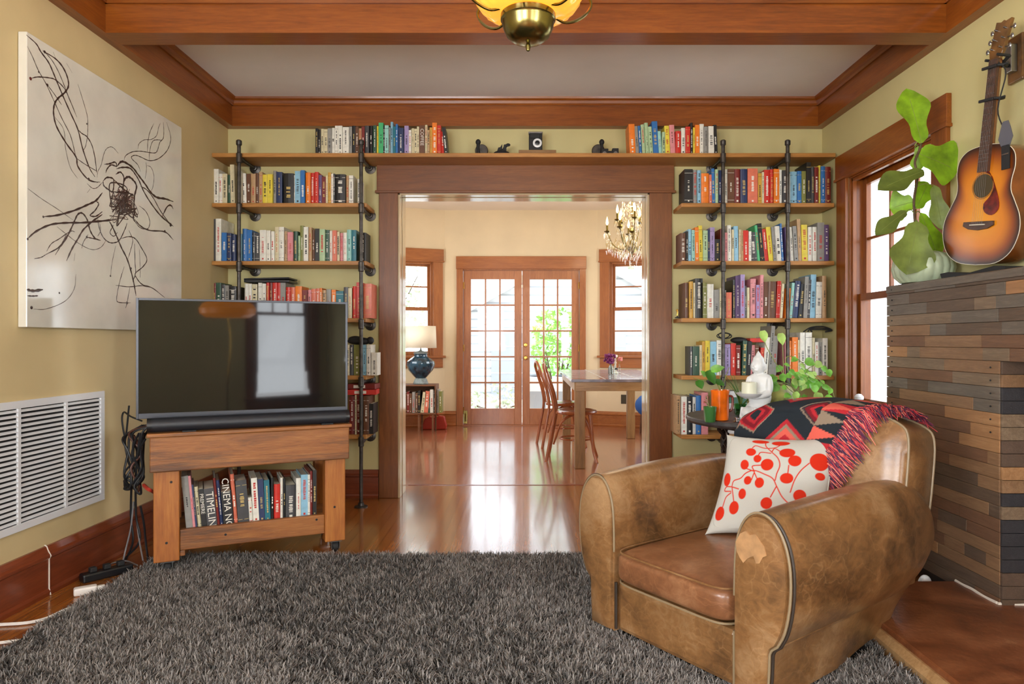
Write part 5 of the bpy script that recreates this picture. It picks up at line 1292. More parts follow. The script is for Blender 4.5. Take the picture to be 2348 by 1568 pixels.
b = MB(); b.prism([(-.018, -.05), (.018, -.05), (.018, -.15), (-.018, -.15)], -.002, .002, 0, M @ Rx(PI/2)); b.build('webbing', 'rubber', R)
b = MB(); b.prism([(-.015, -.085), (.015, -.085), (.015, -.09), (-.015, -.09)], -.004, .004, 0, M @ Rx(PI/2)); b.build('buckle', 'chrome', R)
R = thing('guitar_stand_shoe', 'black plastic guitar rest lying on the mantel under the guitar', 'guitar rest', (1.98, 2.98, MZ-.008))
b = MB(); b.prism([(-.16, 0), (-.17, .025), (-.12, .028), (0, .012), (.14, .028), (.2, .022), (.2, 0)], -.045, .045, 0, Rz(math.radians(-84)) @ Rx(PI/2)); b.build('rest', 'rubber', R, .003)

# ---------------------------------------------------------------- leaf helper and plants
def leaf_mb(b, base, tip, wid, nrm, mi=0, droop=.12, wavy=.0, nL=8, heart=False, cup=.12, fiddle=False):
    base = Vector(base); tip = Vector(tip); L = (tip-base).length; t_ = (tip-base).normalized(); n_ = Vector(nrm); n_ = (n_-t_*n_.dot(t_)).normalized(); s_ = t_.cross(n_)
    off = len(b.v); cols = 5; vs = []
    for i in range(nL+1):
        t = i/nL
        if heart: w_ = wid/2*(math.sin(PI*min(1, t*.9+.1))**.55)*(1-t**3.2*.75) if t < 1 else 0
        elif fiddle: w_ = wid/2*max(0, math.sin(PI*t**.8))**.6*(.62+.45*sstep(t, .25, .75)+.12*math.cos(t*9))
        else: w_ = wid/2*math.sin(PI*t)**.75
        if i == 0: w_ = max(w_, wid*.04)
        c = base+t_*L*t-n_*droop*L*(t*t)+n_*droop*L*t
        for k in range(cols):
            u = (k-2)/2; wv = wavy*L*math.sin(t*11+u*2)*abs(u)
            vs.append(c+s_*w_*u+n_*(cup*w_*abs(u)**1.3*1.6+wv))
    fs = [(i*cols+k, i*cols+k+1, (i+1)*cols+k+1, (i+1)*cols+k) for i in range(nL) for k in range(cols-1)]
    b.add(vs, fs, mi, True)
def fig():
    vc = Vector((1.985, 3.39, MZ-.0085))
    R = thing('ribbed_vase', 'pale green ribbed pumpkin-shaped vase on the mantel end', 'vase', vc)
    pr = [(.07, 0), (.10, .004), (.13, .035), (.14, .075), (.132, .115), (.105, .143), (.07, .156), (.05, .158), (.045, .15), (.06, .14), (.05, .06)]
    MB().lathe(pr, 160, 0, None, True, lambda a, k: 1+(.035 if k < 8 else .01)*(abs(math.cos(a*10))-.6)).build('body', 'rib_ceramic', R)
    R = thing('fiddle_leaf_fig', 'fiddle leaf fig branch with big green leaves standing in the ribbed vase', 'plant', vc+Vector((0, 0, .1)))
    o = R.location
    D = 3.39
    def q(x, y, dd=0): return PX(x, y, D+dd)-o
    b = MB(); b.tube(smooth_path([q(2112, 600), q(2102, 560, -.02), q(2097, 500, -.03), q(2096, 455, -.03), q(2104, 405, -.03), q(2098, 372, -.03), q(2108, 345, -.02), q(2113, 325, -.02)], 5), [.008]*15+[.006]*15+[.004]*6 if False else .006, 8)
    b.build('stem', 'stem_brown', R)
    LV = [((2113, 328), (2078, 203), 62, (-.1, -1, .1), 'leaf_fig', -.02, .03), ((2106, 352), (2196, 392), 96, (.05, -1, .15), 'leaf_fig', 0, 0), ((2118, 392), (2012, 436), 52, (.1, -.8, .6), 'leaf_fig_dark', -.06, -.1),
          ((2096, 462), (2040, 478), 62, (0, -1, .1), 'leaf_fig', .06, .1), ((2100, 478), (2128, 418), 48, (0, -1, .1), 'leaf_fig', .06, .1), ((2078, 484), (2007, 540), 36, (0, -.8, .6), 'leaf_fig_dark', -.05, -.08),
          ((2142, 425), (2162, 528), 36, (-.5, -.8, .2), 'leaf_fig_under', 0, -.05), ((2104, 508), (2078, 630), 84, (-.1, -1, .05), 'leaf_fig_under', -.08, -.1), ((2110, 488), (2152, 594), 48, (.1, -1, .2), 'leaf_fig', .03, .05),
          ((2106, 335), (2104, 395), 26, (-.6, -.8, 0), 'leaf_fig', .03, .04)]
    for (p0, p1, wpx, nm, mt, d0, d1) in LV:
        b = MB(); leaf_mb(b, q(*p0, d0-.02), q(*p1, d1), wpx*1.22*D/F, nm, 0, .08, .012, 14, False, .12, True)
        lf = b.build('leaf', mt, R, recalc=False)
        st = MB(); st.tube(smooth_path([q(2097, min(max(p0[1]+6, 330), 520), -.03), (q(*p0, d0-.02)+q(2097, p0[1], -.03))/2+Vector((0, 0, .008)), q(*p0, d0-.02)], 4), .0022, 6)
        t0 = q(*p0, d0-.02); t1 = q(*p1, d1); nv = Vector(nm); tt = (t1-t0).normalized(); nv = (nv-tt*nv.dot(tt)).normalized()
        st.tube([t0+(t1-t0)*k*.1+nv*(.001+(t1-t0).length*.08*((k*.1)-(k*.1)**2)) for k in range(9)], .0012, 5)
        st.build('midrib', 'stem_green' if mt == 'leaf_fig' else 'stem_green', lf)
fig()

# ---------------------------------------------------------------- round side table and what stands on it
TC = Vector((1.355, 3.88, 0)); TZ = .70
def side_table():
    R = thing('round_side_table', 'round dark slate-topped side table with ornate iron base behind armchair', 'side table', TC)
    MB().lathe([(.38, TZ-.04), (.405, TZ-.036), (.42, TZ-.02), (.42, TZ-.006), (.415, TZ), (.001, TZ)], 64).build('table_top', 'slate', R, 0)
    b = MB()
    for k in range(8):
        a = k*PI/4+.1; ca, sa = math.cos(a), math.sin(a); s_ = .012
        pts = []
        for t in range(26):
            u = t/25; z = TZ-.045-u*(TZ-.06); r = .25-.07*math.sin(u*PI)+.02*math.sin(u*38); pts.append((r*ca-.02*math.sin(u*30)*sa, r*sa+.02*math.sin(u*30)*ca, z))
        b.tube(pts, .011, 6)
        for t in range(7):
            z = TZ-.10-t*.09; r = .22; b.tube([(r*ca+.035*math.cos(v*PI/5)*-sa, r*sa+.035*math.cos(v*PI/5)*ca, z+.035*math.sin(v*PI/5)) for v in range(10)], .007, 5, 0, None, True)
    b.tube([(.25*math.cos(t*PI/16), .25*math.sin(t*PI/16), TZ-.05) for t in range(32)], .014, 8, 0, None, True)
    b.tube([(.26*math.cos(t*PI/16), .26*math.sin(t*PI/16), .016) for t in range(32)], .016, 8, 0, None, True)
    b.build('scroll_base', 'iron_dark', R)
    MB().lathe([(.15, .02), (.15, TZ-.045)], 40).build('drum', 'red_wood', R)
side_table()
def statue():
    p = PX(1733, 951, 3.74); R = thing('kneeling_statue', 'white kneeling buddha statue holding a bowl on the side table', 'statue', (p.x+.01, 3.74, TZ+.0005), math.radians(-38)); R.scale = (1.12,)*3
    b = MB()
    E = [((.0, .01, .045), (.062, .058, .048)), ((-.03, -.045, .03), (.032, .045, .034)), ((.035, -.045, .03), (.032, .045, .034)), ((.01, 0, .11), (.056, .044, .06)), ((.012, 0, .165), (.05, .036, .06)), ((.012, .002, .2), (.057, .031, .026)),
         ((.008, 0, .225), (.02, .02, .025)), ((.004, -.004, .258), (.034, .036, .042)), ((.004, .0, .288), (.027, .028, .024)), ((.004, 0, .306), (.014, .014, .02)), ((.004, 0, .32), (.006, .006, .014)),
         ((.062, -.012, .165), (.017, .02, .045)), ((-.038, -.012, .165), (.017, .02, .045)), ((-.008, -.042, .252), (.006, .008, .008)), ((.038, 0, .255), (.005, .01, .018)), ((-.03, 0, .255), (.005, .01, .018)), ((.004, -.036, .238), (.01, .006, .004))]
    for c, r in E: b.ell(c, r, 0, None, 20, 12)
    b.tube([(.062, -.02, .13), (.04, -.06, .118), (0, -.075, .112)], [.018, .015, .013], 10); b.tube([(-.04, -.02, .13), (-.045, -.055, .116), (-.03, -.075, .112)], [.018, .015, .013], 10)
    for k in range(6): b.tube([(-.055+k*.02, -.055, .06), (-.06+k*.024, -.065, .01)], .008, 6)
    b.box(-.062, .065, -.085, .06, 0, .012)
    o = b.build('figure', 'white_ceramic', R, angle=180)
    m = o.modifiers.new('blend', 'REMESH'); m.mode = 'VOXEL'; m.voxel_size = .0035; m.use_smooth_shade = True
    m = o.modifiers.new('soften', 'SMOOTH'); m.factor = .5; m.iterations = 3
    MB().lathe([(.01, 0), (.03, .003), (.052, .014), (.062, .026), (.058, .027), (.045, .016), (.005, .008)], 32, 0, Tr(-.01, -.088, .105)).build('bowl', 'white_ceramic', R)
    c = R.location+Rz(math.radians(-38)) @ Vector((-.01, -.088, .105+.0125))*1.12
    C = thing('pillar_candle', 'thick pale candle standing in the statue\'s bowl', 'candle', c)
    MB().lathe([(.036, 0), (.0395, .004), (.0395, .07), (.036, .074), (.03, .072), (.001, .068)], 28).build('wax', 'candle', C)
    MB().tube([(0, 0, .06), (.001, 0, .076)], .001, 5).build('wick', 'rubber', C)
statue()
def pothos_leaves(R, o, specs, mat, size, seed):
    rnd = random.Random(seed)
    for (x, y, d, sz) in specs:
        b = MB(); base = PX(x, y, d)-o; a = rnd.uniform(0, 2*PI); L = size*sz
        tip = base+Vector((math.cos(a)*L*.8, rnd.uniform(-.3, .2)*L, -abs(math.sin(a))*L*.7-.2*L))
        leaf_mb(b, base, tip, L*.8, (rnd.uniform(-.5, .5), -1, rnd.uniform(.1, .9)), 0, .1, 0, 7, True, .15)
        b.build('leaf', mat if rnd.random() < .7 else 'leaf_pothos_pale', R, recalc=False)
def vase_orange():
    p = PX(1651, 950, 3.68); R = thing('orange_vase', 'glossy orange cylinder vase on the side table', 'vase', (p.x, 3.68, TZ+.0005)); R.scale = (1.09,)*3
    MB().lathe([(.036, 0), (.041, .003), (.0425, .02), (.043, .13), (.0455, .145), (.0455, .15), (.042, .15), (.04, .135), (.03, .02)], 36).build('body', 'orange_glaze', R)
    b = MB(); b.tube(smooth_path([(.042, 0, .12), (.06, 0, .115), (.062, 0, .08), (.055, 0, .05), (.042, 0, .045)], 4), .006, 8); b.build('handle', 'red_wood', R)
    S = thing('vine_cutting', 'green vine cutting with heart leaves growing from the orange vase', 'plant', (p.x, 3.68, TZ+.12)); o = S.location
    b = MB()
    for pts in ([(1651, 900, 3.68), (1640, 870, 3.66), (1612, 872, 3.64), (1590, 866, 3.62)], [(1651, 900, 3.68), (1650, 850, 3.68), (1640, 842, 3.67)], [(1653, 900, 3.68), (1632, 855, 3.66), (1620, 850, 3.65)], [(1655, 900, 3.68), (1662, 870, 3.70), (1672, 842, 3.72)]):
        b.tube(smooth_path([PX(*q)-o for q in pts], 5), .002, 6)
    b.build('stem', 'stem_green', S)
    for (x0, y0, x1, y1, w_, mt) in ((1600, 872, 1610, 892, 22, 'leaf_dark'), (1622, 850, 1640, 882, 24, 'leaf_dark'), (1630, 848, 1662, 842, 20, 'leaf_pothos'), (1640, 872, 1662, 884, 16, 'leaf_dark'), (1618, 862, 1606, 850, 13, 'leaf_pothos')):
        b = MB(); leaf_mb(b, PX(x0, y0, 3.65)-o, PX(x1, y1, 3.63)-o, w_*3.65/F, (.1, -1, .4), 0, .1, 0, 8, True); b.build('leaf', mt, S, recalc=False)
vase_orange()
p = PX(1628, 952, 3.60)
R = thing('green_glass_cup', 'small green glass cup planter in front of the orange vase', 'cup', (p.x, 3.60, TZ+.0005)); R.scale = (1.09,)*3
MB().lathe([(.024, 0), (.026, .003), (.032, .072), (.0325, .074), (.0305, .074), (.024, .006), (.001, .005)], 28).build('glass', 'cup_green', R)
MB().lathe([(.023, .006), (.0275, .05), (.001, .05)], 20).build('soil', 'soil', R)
b = MB(); b.tube(smooth_path([(0, 0, .045), (-.008, 0, .09), (-.02, 0, .125)], 4), .0015, 5); b.build('sprig', 'stem_green', R)
for k in range(7):
    b = MB(); a = k*.9; leaf_mb(b, (-.002-.003*k, 0, .055+.011*k), (-.002-.003*k+.02*math.cos(a), .015*math.sin(a), .065+.011*k), .007, (0, -.5, 1)); b.build('leaf', 'leaf_fig_under', R, recalc=False)
p = PX(1690, 953, 3.60); R = thing('tealight_holder', 'tiny chrome tealight holder beside the statue', 'candle holder', (p.x, 3.60, TZ+.0005))
MB().lathe([(.018, 0), (.02, .003), (.008, .008), (.008, .014), (.019, .022), (.017, .022), (.004, .016)], 24).build('cup', 'chrome', R)
p = PX(1768, 948, 4.02); R = thing('moss_planter', 'mottled olive round planter behind the statue', 'planter', (p.x+.01, 4.06, TZ+.0005)); R.scale = (1.15,)*3
MB().lathe([(.06, 0), (.09, .01), (.115, .06), (.118, .1), (.10, .135), (.08, .145), (.075, .14), (.09, .12), (.05, .1)], 36).build('body', 'planter', R)
def pothos():
    c = PX(1832, 925, 3.82); R = thing('potted_pothos', 'bushy variegated pothos in a glass bowl on the side table', 'potted plant', (c.x, 3.82, TZ+.0005)); o = R.location
    MB().lathe([(.04, 0), (.07, .01), (.085, .05), (.082, .10), (.078, .102), (.08, .05), (.06, .014), (.001, .01)], 32).build('glass_bowl', 'glass_clear', R)
    MB().lathe([(.055, .012), (.076, .045), (.074, .075), (.001, .08)], 24).build('soil', 'soil', R)
    b = MB(); rnd = random.Random(9)
    V = [[(1826, 905, 3.5), (1800, 880, 3.46), (1796, 830, 3.45), (1794, 790, 3.45), (1790, 786, 3.45)], [(1830, 900, 3.5), (1810, 860, 3.5), (1802, 822, 3.5), (1820, 818, 3.48), (1845, 836, 3.45)],
         [(1830, 900, 3.5), (1860, 860, 3.46), (1890, 880, 3.42), (1905, 890, 3.4), (1914, 915, 3.4)], [(1828, 900, 3.5), (1806, 880, 3.44), (1780, 876, 3.4), (1765, 868, 3.38)], [(1826, 900, 3.5), (1790, 850, 3.5), (1760, 800, 3.5), (1752, 776, 3.5)],
         [(1830, 900, 3.5), (1850, 850, 3.5), (1866, 838, 3.5)]]
    for v in V: b.tube(smooth_path([PX(q[0], q[1], q[2]+.32)-o for q in v], 6), .0022, 6)
    b.build('vines', 'stem_green', R)
    sp = [(rnd.gauss(1842, 22), rnd.gauss(868, 20), 3.5+rnd.uniform(-.09, .07), rnd.uniform(.7, 1.1)) for _ in range(64)]+[(1778, 862, 3.4, 1.3), (1784, 880, 3.38, 1.3), (1770, 872, 3.38, 1.0), (1878, 900, 3.4, 1.3), (1892, 908, 3.38, 1.3), (1885, 885, 3.4, 1.1), (1846, 826, 3.44, 1.3), (1868, 832, 3.46, 1.1), (1905, 890, 3.38, .8), (1856, 918, 3.38, 1.2), (1830, 916, 3.38, 1.2), (1812, 905, 3.4, 1.0)]
    pothos_leaves(R, o, [(a, b_, c_+.32, d_) for a, b_, c_, d_ in sp], 'leaf_pothos', .05, 4)
    for (x, y) in ((1793, 778), (1752, 772)):
        b = MB(); leaf_mb(b, PX(x-4, y-14, 3.77)-o, PX(x+2, y+14, 3.76)-o, .05, (0, -1, .1), 0, .05, 0, 8, True); b.build('leaf', 'leaf_pothos_pale', R, recalc=False)
pothos()
def sprigs():
    p = PX(1698, 900, 3.98); R = thing('air_plant', 'thin grassy air plant behind the statue\'s shoulder', 'plant', (p.x, 3.98, TZ+.0005)); rnd = random.Random(3)
    MB().lathe([(.03, 0), (.035, .005), (.038, .06), (.032, .062), (.028, .02)], 20).build('pot', 'glass_green', R)
    for k in range(26):
        b = MB(); a = rnd.uniform(0, 2*PI); L = rnd.uniform(.1, .24); sp = rnd.uniform(.02, .1)
        b.tube(smooth_path([(0, 0, .03), (sp*.3*math.cos(a), sp*.3*math.sin(a), L*.6), (sp*math.cos(a), sp*math.sin(a), L)], 3), [.002]*4+[.0014]*2+[.0008], 4); b.build('leaf', rnd.choice(('leaf_dark', 'leaf_fig_under', 'stem_green')), R)
sprigs()
b = MB(); zb = .68; R = thing('candle_jar', 'small white lidded jar on the window sill', 'jar', (XR+.0, 4.38, .7005))
MB().lathe([(.022, 0), (.026, .003), (.026, .04), (.02, .05), (.028, .052), (.028, .07), (.015, .085), (.001, .088)], 24).build('jar', 'white_ceramic', R)

# things resting on the shelves
def rest_on(label, cat, name, loc, parts, rotz=0, group=None):
    R = thing(name, label, cat, loc, rotz, group); 
    for nm, mb, mt in parts: mb.build(nm, mt, R, .002 if isinstance(mt, str) and 0 else 0)
    return R
def knob(px, label):
    X = (px-CX)*4.78/F; R = thing('iron_knob_hook', label, 'ornament', (X, 4.78, SZ[0]+.0005), group='iron wheel ornaments'); R.scale = (1.15,)*3
    MB().lathe([(.036, -.008), (.04, -.004), (.04, .004), (.036, .008)], 24, 0, Tr(.006 if px < 1200 else -.006, 0, .04) @ Rx(PI/2)).build('wheel', 'pipe', R)
    s = -1 if px < 1200 else 1
    b = MB(); b.box(-.03, .03, -.03, .03, 0, .006); b.tube([(s*.012, -.012, .006), (s*.016, -.012, .06), (s*.014, -.012, .075)], [.012, .009, .01], 10); b.ell((s*.014, -.012, .09), (.016, .016, .018)); b.build('stem', 'rubber', R)
knob(1102, 'small dark iron wheel ornament on the plank beside the dragon figurine')
knob(1374, 'small dark iron wheel ornament on the plank beside the toy truck')
X = (1150-CX)*4.76/F; R = thing('dragon_figurine', 'small black winged figurine on the plank above the doorway', 'figurine', (X, 4.76, SZ[0]+.0005)); R.scale = (1.15, 1.15, 1.35)
b = MB(); b.ell((0, 0, .016), (.05, .02, .016)); b.tube([(-.05, 0, .008), (-.02, 0, .02), (.015, 0, .03), (.02, 0, .05), (.035, -.005, .06)], [.004, .012, .014, .009, .008], 8); b.ell((.04, -.005, .06), (.014, .008, .008))
b.prism([(-.035, .02), (-.01, .03), (.005, .022), (.004, .068), (-.008, .052), (-.02, .05), (-.026, .035)], -.012, -.008, 0, Rx(PI/2)); b.prism([(.01, .03), (.03, .028), (.03, .045), (.022, .05), (.034, .064), (.014, .06)], .008, .012, 0, Rx(PI/2))
b.build('body', 'rubber', R, .001)
X = (1232-CX)*4.78/F; R = thing('wood_block', 'carved brown wood block under the vintage camera', 'block', (X, 4.78, SZ[0]+.0005)); MB().box(-.13, .13, -.05, .05, 0, .04).build('block', 'block_wood', R, .002)
X = (1228-CX)*4.77/F; R = thing('vintage_camera', 'vintage black folding camera with a round silver lens on the wood block', 'camera', (X, 4.77, SZ[0]+.041))
MB().box(-.047, .047, -.02, .03, 0, .122).build('body', 'black_plastic', R, .004)
MB().box(-.05, .05, -.022, .032, .122, .132).build('top_plate', 'steel', R, .003)
MB().box(-.038, .03, -.028, -.02, .085, .115).build('viewfinder', 'rubber', R, .002)
MB().lathe([(.029, 0), (.031, .006), (.031, .012), (.019, .014), (.017, .01), (.001, .01)], 32, 0, Tr(.012, -.02, .05) @ Rx(PI/2)).build('lens_ring', 'white_metal', R)
MB().lathe([(.016, .009), (.016, .016), (.012, .018), (.001, .0165)], 24, 0, Tr(.012, -.02, .05) @ Rx(PI/2)).build('lens', 'black_plastic', R)
X = (1398-CX)*4.76/F; R = thing('toy_truck', 'small black toy truck on the plank beside the iron ornament', 'toy', (X, 4.76, SZ[0]+.0005)); R.scale = (1.1, 1.1, 1.25)
MB().box(-.055, -.01, -.018, .018, .012, .042).box(.015, .055, -.018, .018, .012, .044).box(-.01, .015, -.015, .015, .012, .03).build('body', 'rubber', R, .003)
for x in (-.035, .035):
    for y in (-.018, .018): MB().lathe([(.013, -.005), (.013, .005)], 16, 0, Tr(x, y, .013) @ Rx(PI/2)).build('wheel', 'steel', R)
p = PX(622, 648, 4.76); R = thing('black_laptop', 'thin black case lying across the books behind the television', 'laptop', (p.x, 4.76, 1.5275))
MB().box(-.155, .155, -.09, .09, 0, .018).build('base', 'black_plastic', R, .004); b = MB(); b.box(-.155, .155, -.092, .09, .0, .012, 0, Tr(0, 0, .02) @ Ry(math.radians(-1.5))); b.build('lid', 'black_plastic', R, .004)
p = PX(825, 790, 4.74); R = thing('black_pouch', 'black camera pouch lying on the books right of the television', 'pouch', (p.x, 4.74, CH-(791-CY)*4.69/F+.001))
b = MB(); b.ell((0, 0, .026), (.088, .05, .026)); b.ell((.075, -.01, .03), (.026, .03, .026)); b.ell((-.03, 0, .04), (.05, .04, .022)); b.build('body', 'rubber', R)
for k, (y, c) in enumerate(((906, 'bk_r'), (893, 'bk_R'))):
    p = PX(829, y, 4.70); R = thing('game_box', ('flat red box lying lowest on the brown folders', 'flat red box stacked on top of another red box')[k], 'box', (p.x, 4.76, CH-(y-CY)*4.69/F+.002), .06-.1*k, 'red boxes beside the television')
    MB().box(-.10, .10, -.07, .07, 0, .036).build('lid', c, R, .003)
    MB().box(-.05, .03, -.0708, -.07, .008, .028).build('label_panel', 'bk_mark_w', R)
p = PX(1742, 790, 4.70); R = thing('red_box', 'flat red box lying across the leaning books by the statue', 'box', (p.x, 4.76, CH-(786-CY)*4.69/F+.004), .05)
MB().box(-.07, .07, -.06, .06, 0, .028).build('box', 'bk_r', R, .003)
p = PX(1698, 785, 4.70); R = thing('cloth_beret', 'black cloth cap lying on the books above the statue', 'cap', (p.x, 4.74, CH-(786-CY)*4.69/F+.002))
b = MB(); b.ell((0, 0, .016), (.058, .045, .022)); b.build('cloth_body', 'rubber', R); b = MB(); b.ell((.05, -.02, .008), (.04, .03, .006)); b.build('brim', 'rubber', R)
p = PX(1664, 780, 4.70)
pts = [(p.x+.045*math.cos(t*.7)+.006*math.sin(t), 4.735+.012*math.cos(t*.33), CH-(779-CY)*4.69/F+.026+.02*math.sin(t*.7)+.002*t/6) for t in range(20)]
b = MB(); b.tube(smooth_path(pts, 3), .0035, 6); tag(b.build('cable_coil', 'rubber'), 'coiled black cable on the books beside the iron pipe post', 'cable')
p = PX(1876, 762, 4.72); b = MB()
for k in range(3): b.tube(smooth_path([(p.x-.09+.03*k, 4.75, p.z-.0+.004), (p.x-.04, 4.74, p.z+.035-.008*k), (p.x+.04, 4.73, p.z+.04-.01*k), (p.x+.10, 4.73, p.z+.015), (p.x+.06, 4.75, p.z+.003+.002*k)], 6), .0045, 6)
tag(b.build('cable_loop', 'rubber'), 'looped black cable resting on the white books by the window', 'cable')
p = PX(1690, 955, 4.72); R = thing('striped_box', 'green and white striped box on the lowest shelf behind the statue', 'box', ((1686-CX)*4.74/F, 4.78, SZ[5]+.0005))
b = MB()
for k in range(7): b.box(-.075, .075, -.06, .06, k*.042, (k+1)*.042, k % 2)
plain('stripe_green', (74, 118, 102), .6); b.build('box', ['white_metal', 'stripe_green'], R)
p = (1548-CX)*4.72/F; R = thing('wire_figurine', 'tiny gold figurine standing at the bookcase edge near the doorway', 'figurine', ((1553-CX)*4.72/F, 4.72, SZ[3]+.0005))
MB().lathe([(.018, 0), (.018, .006), (.004, .01), (.003, .02)], 16).build('base', 'rubber', R); b = MB(); b.tube([(0, 0, .018), (.002, 0, .045), (-.008, 0, .06)], [.004, .005, .003], 6); b.ell((.002, 0, .056), (.006, .006, .007)); b.build('figure', 'brass', R)
# ---------------------------------------------------------------- dining room
def dining_table():
    R = thing('dining_table', 'wooden dining table with grey tiled top in the dining room', 'dining table', (.87, 6.97, 0))
    hx, hy = .45, 1.0; b = MB(); b.box(-hx, hx, -hy, hy, .765, .79)
    b.build('table_top', 'tile_top', R, .003)
    b = MB()
    for i in range(1, 3): x = -hx+i*.3; b.box(x-.004, x+.004, -hy, hy, .79, .7912)
    for i in range(1, 7): y = -hy+i*2/7; b.box(-hx, hx, y-.004, y+.004, .79, .7912)
    b.build('grout_lines', 'grout', R)
    for (x0, x1, y0, y1) in ((-hx+.04, hx-.04, -hy+.03, -hy+.055), (-hx+.04, hx-.04, hy-.055, hy-.03), (-hx+.03, -hx+.055, -hy+.05, hy-.05), (hx-.055, hx-.03, -hy+.05, hy-.05)):
        MB().box(x0, x1, y0, y1, .685, .765).build('apron', 'oak_x', R, .003)
    for x in (-hx+.035, hx-.125):
        for y in (-hy+.035, hy-.125): MB().box(x, x+.09, y, y+.09, 0, .765).build('leg', 'oak', R, .006)
dining_table()
def bent_chair(loc, rz, label):
    R = thing('bentwood_chair', label, 'chair', loc, rz, 'bentwood chairs along the dining table')
    MB().lathe([(.17, .435), (.195, .44), (.2, .455), (.195, .468), (.17, .474), (.15, .468), (.001, .464)], 40).build('seat', 'bent', R)
    for s in (-1, 1):
        b = MB(); b.tube(smooth_path([(-.27, s*.18, 0), (-.235, s*.175, .2), (-.195, s*.165, .44), (-.215, s*.165, .6), (-.265, s*.155, .76), (-.295, s*.12, .85), (-.305, s*.06, .895), (-.307, 0, .905)], 6), .0145, 10); b.build('rear_leg', 'bent', R)
        b = MB(); b.tube(smooth_path([(.13, s*.13, .44), (.15, s*.145, .3), (.165, s*.16, .12), (.2, s*.18, 0)], 6), [.016]*10+[.013]*9 if False else .014, 10); b.build('front_leg', 'bent', R)
        b = MB(); b.tube(smooth_path([(-.205, s*.15, .16), (-.14, s*.12, .34), (-.05, s*.1, .42), (.05, s*.1, .42), (.11, s*.12, .34), (.155, s*.15, .16)], 6), .009, 8); b.build('brace', 'bent', R)
        b = MB(); b.tube(smooth_path([(-.185, s*.07, .46), (-.21, s*.085, .6), (-.25, s*.085, .72), (-.28, s*.04, .8), (-.285, 0, .815)], 5), .009, 8); b.build('back_hoop', 'bent', R)
    b = MB(); b.tube([(.15*math.cos(t*PI/14), .15*math.sin(t*PI/14), .2) for t in range(28)], .008, 6, 0, None, True); b.build('stretcher_ring', 'bent', R)
bent_chair((.50, 6.50, 0), math.radians(-6), 'bentwood chair pushed up to the dining table, nearer the living room')
bent_chair((.44, 7.35, 0), math.radians(8), 'second bentwood chair farther along the dining table, by the french doors')
R = thing('blue_chair', 'blue upholstered dining chair beyond the table', 'chair', (1.64, 8.22, 0))
b = MB(); b.ell((0, 0, .35), (.30, .27, .17)); b.build('seat', 'blue_fabric', R)
b = MB(); b.ell((.2, 0, .5), (.09, .26, .34)); b.build('backrest', 'blue_fabric', R)
for x in (-.2, .2):
    for y in (-.18, .18): b = MB(); b.tube([(x*.9, y*.9, .25), (x, y, 0)], [.02, .013], 8); b.build('leg', 'crate', R)
# things on the table
def on_table(px, d): return ((px-CX)*d/F, d, .7915)
R = thing('flower_bottle', 'dark glass bottle holding purple flowers on the dining table', 'vase', on_table(1400, 6.9))
MB().lathe([(.02, 0), (.024, .004), (.024, .06), (.01, .085), (.01, .1), (.008, .1), (.008, .085)], 20).build('bottle', 'switch_brown', R)
rnd = random.Random(6); b = MB()
for k in range(70):
    a = rnd.uniform(0, 6.3); r = rnd.uniform(0, .06); z = rnd.uniform(.11, .2); b.ell((r*math.cos(a)-.01, r*math.sin(a), z), (.012, .012, .012), 0, None, 6, 4)
b.build('flowers', 'petal', R)
b = MB()
for k in range(5): b.tube([(0, 0, .08), (.03*math.cos(k), .03*math.sin(k), .14)], .0015, 4)
b.build('stems', 'stem_green', R)
R = thing('brass_candlestick', 'cream candlestick standing behind the flowers on the dining table', 'candlestick', on_table(1411, 6.98))
MB().lathe([(.03, 0), (.03, .008), (.01, .02), (.008, .1), (.014, .11), (.008, .12), (.008, .16), (.022, .17), (.022, .19), (.008, .192)], 20).build('stick', 'ivory', R)
R = thing('glass_tumbler', 'clear glass tumbler beside the flower bottle on the dining table', 'glass', on_table(1404, 6.75))
MB().lathe([(.022, 0), (.028, .003), (.032, .09), (.03, .09), (.024, .006), (.001, .005)], 20).build('glass', 'glass_clear', R)
R = thing('salt_shaker', 'small glass shaker with a dark lid on the dining table', 'shaker', on_table(1413, 6.72))
MB().lathe([(.015, 0), (.017, .003), (.014, .05)], 16).build('glass', 'glass_clear', R); MB().lathe([(.015, .05), (.015, .062), (.008, .068)], 16).build('lid', 'rubber', R)
R = thing('pink_blossom', 'single pink flower in a slim bottle on the dining table', 'flower', on_table(1420, 6.95))
b = MB(); b.tube([(0, 0, .08), (.008, 0, .13)], .0015, 4); b.build('stem', 'stem_green', R); b = MB()
for k in range(9): b.ell((.008+.014*math.cos(k*.8), .014*math.sin(k*.8), .14+.01*(k % 3)), (.012, .012, .012), 0, None, 6, 4)
b.build('petals', 'petal_pink', R); MB().lathe([(.012, 0), (.013, .05), (.006, .08), (.006, .1)], 14).build('bottle', 'glass_clear', R)
# outlet on the bay wall
M = FM_br @ Tr(.352, -.004, .36); b = MB(); b.box(-.035, .035, -.002, .004, -.06, .06); o = b.build('wall_outlet', 'switch_brown', None, .002); o.matrix_world = M; tag(o, 'dark brown outlet plate on the bay wall under the window', 'outlet')

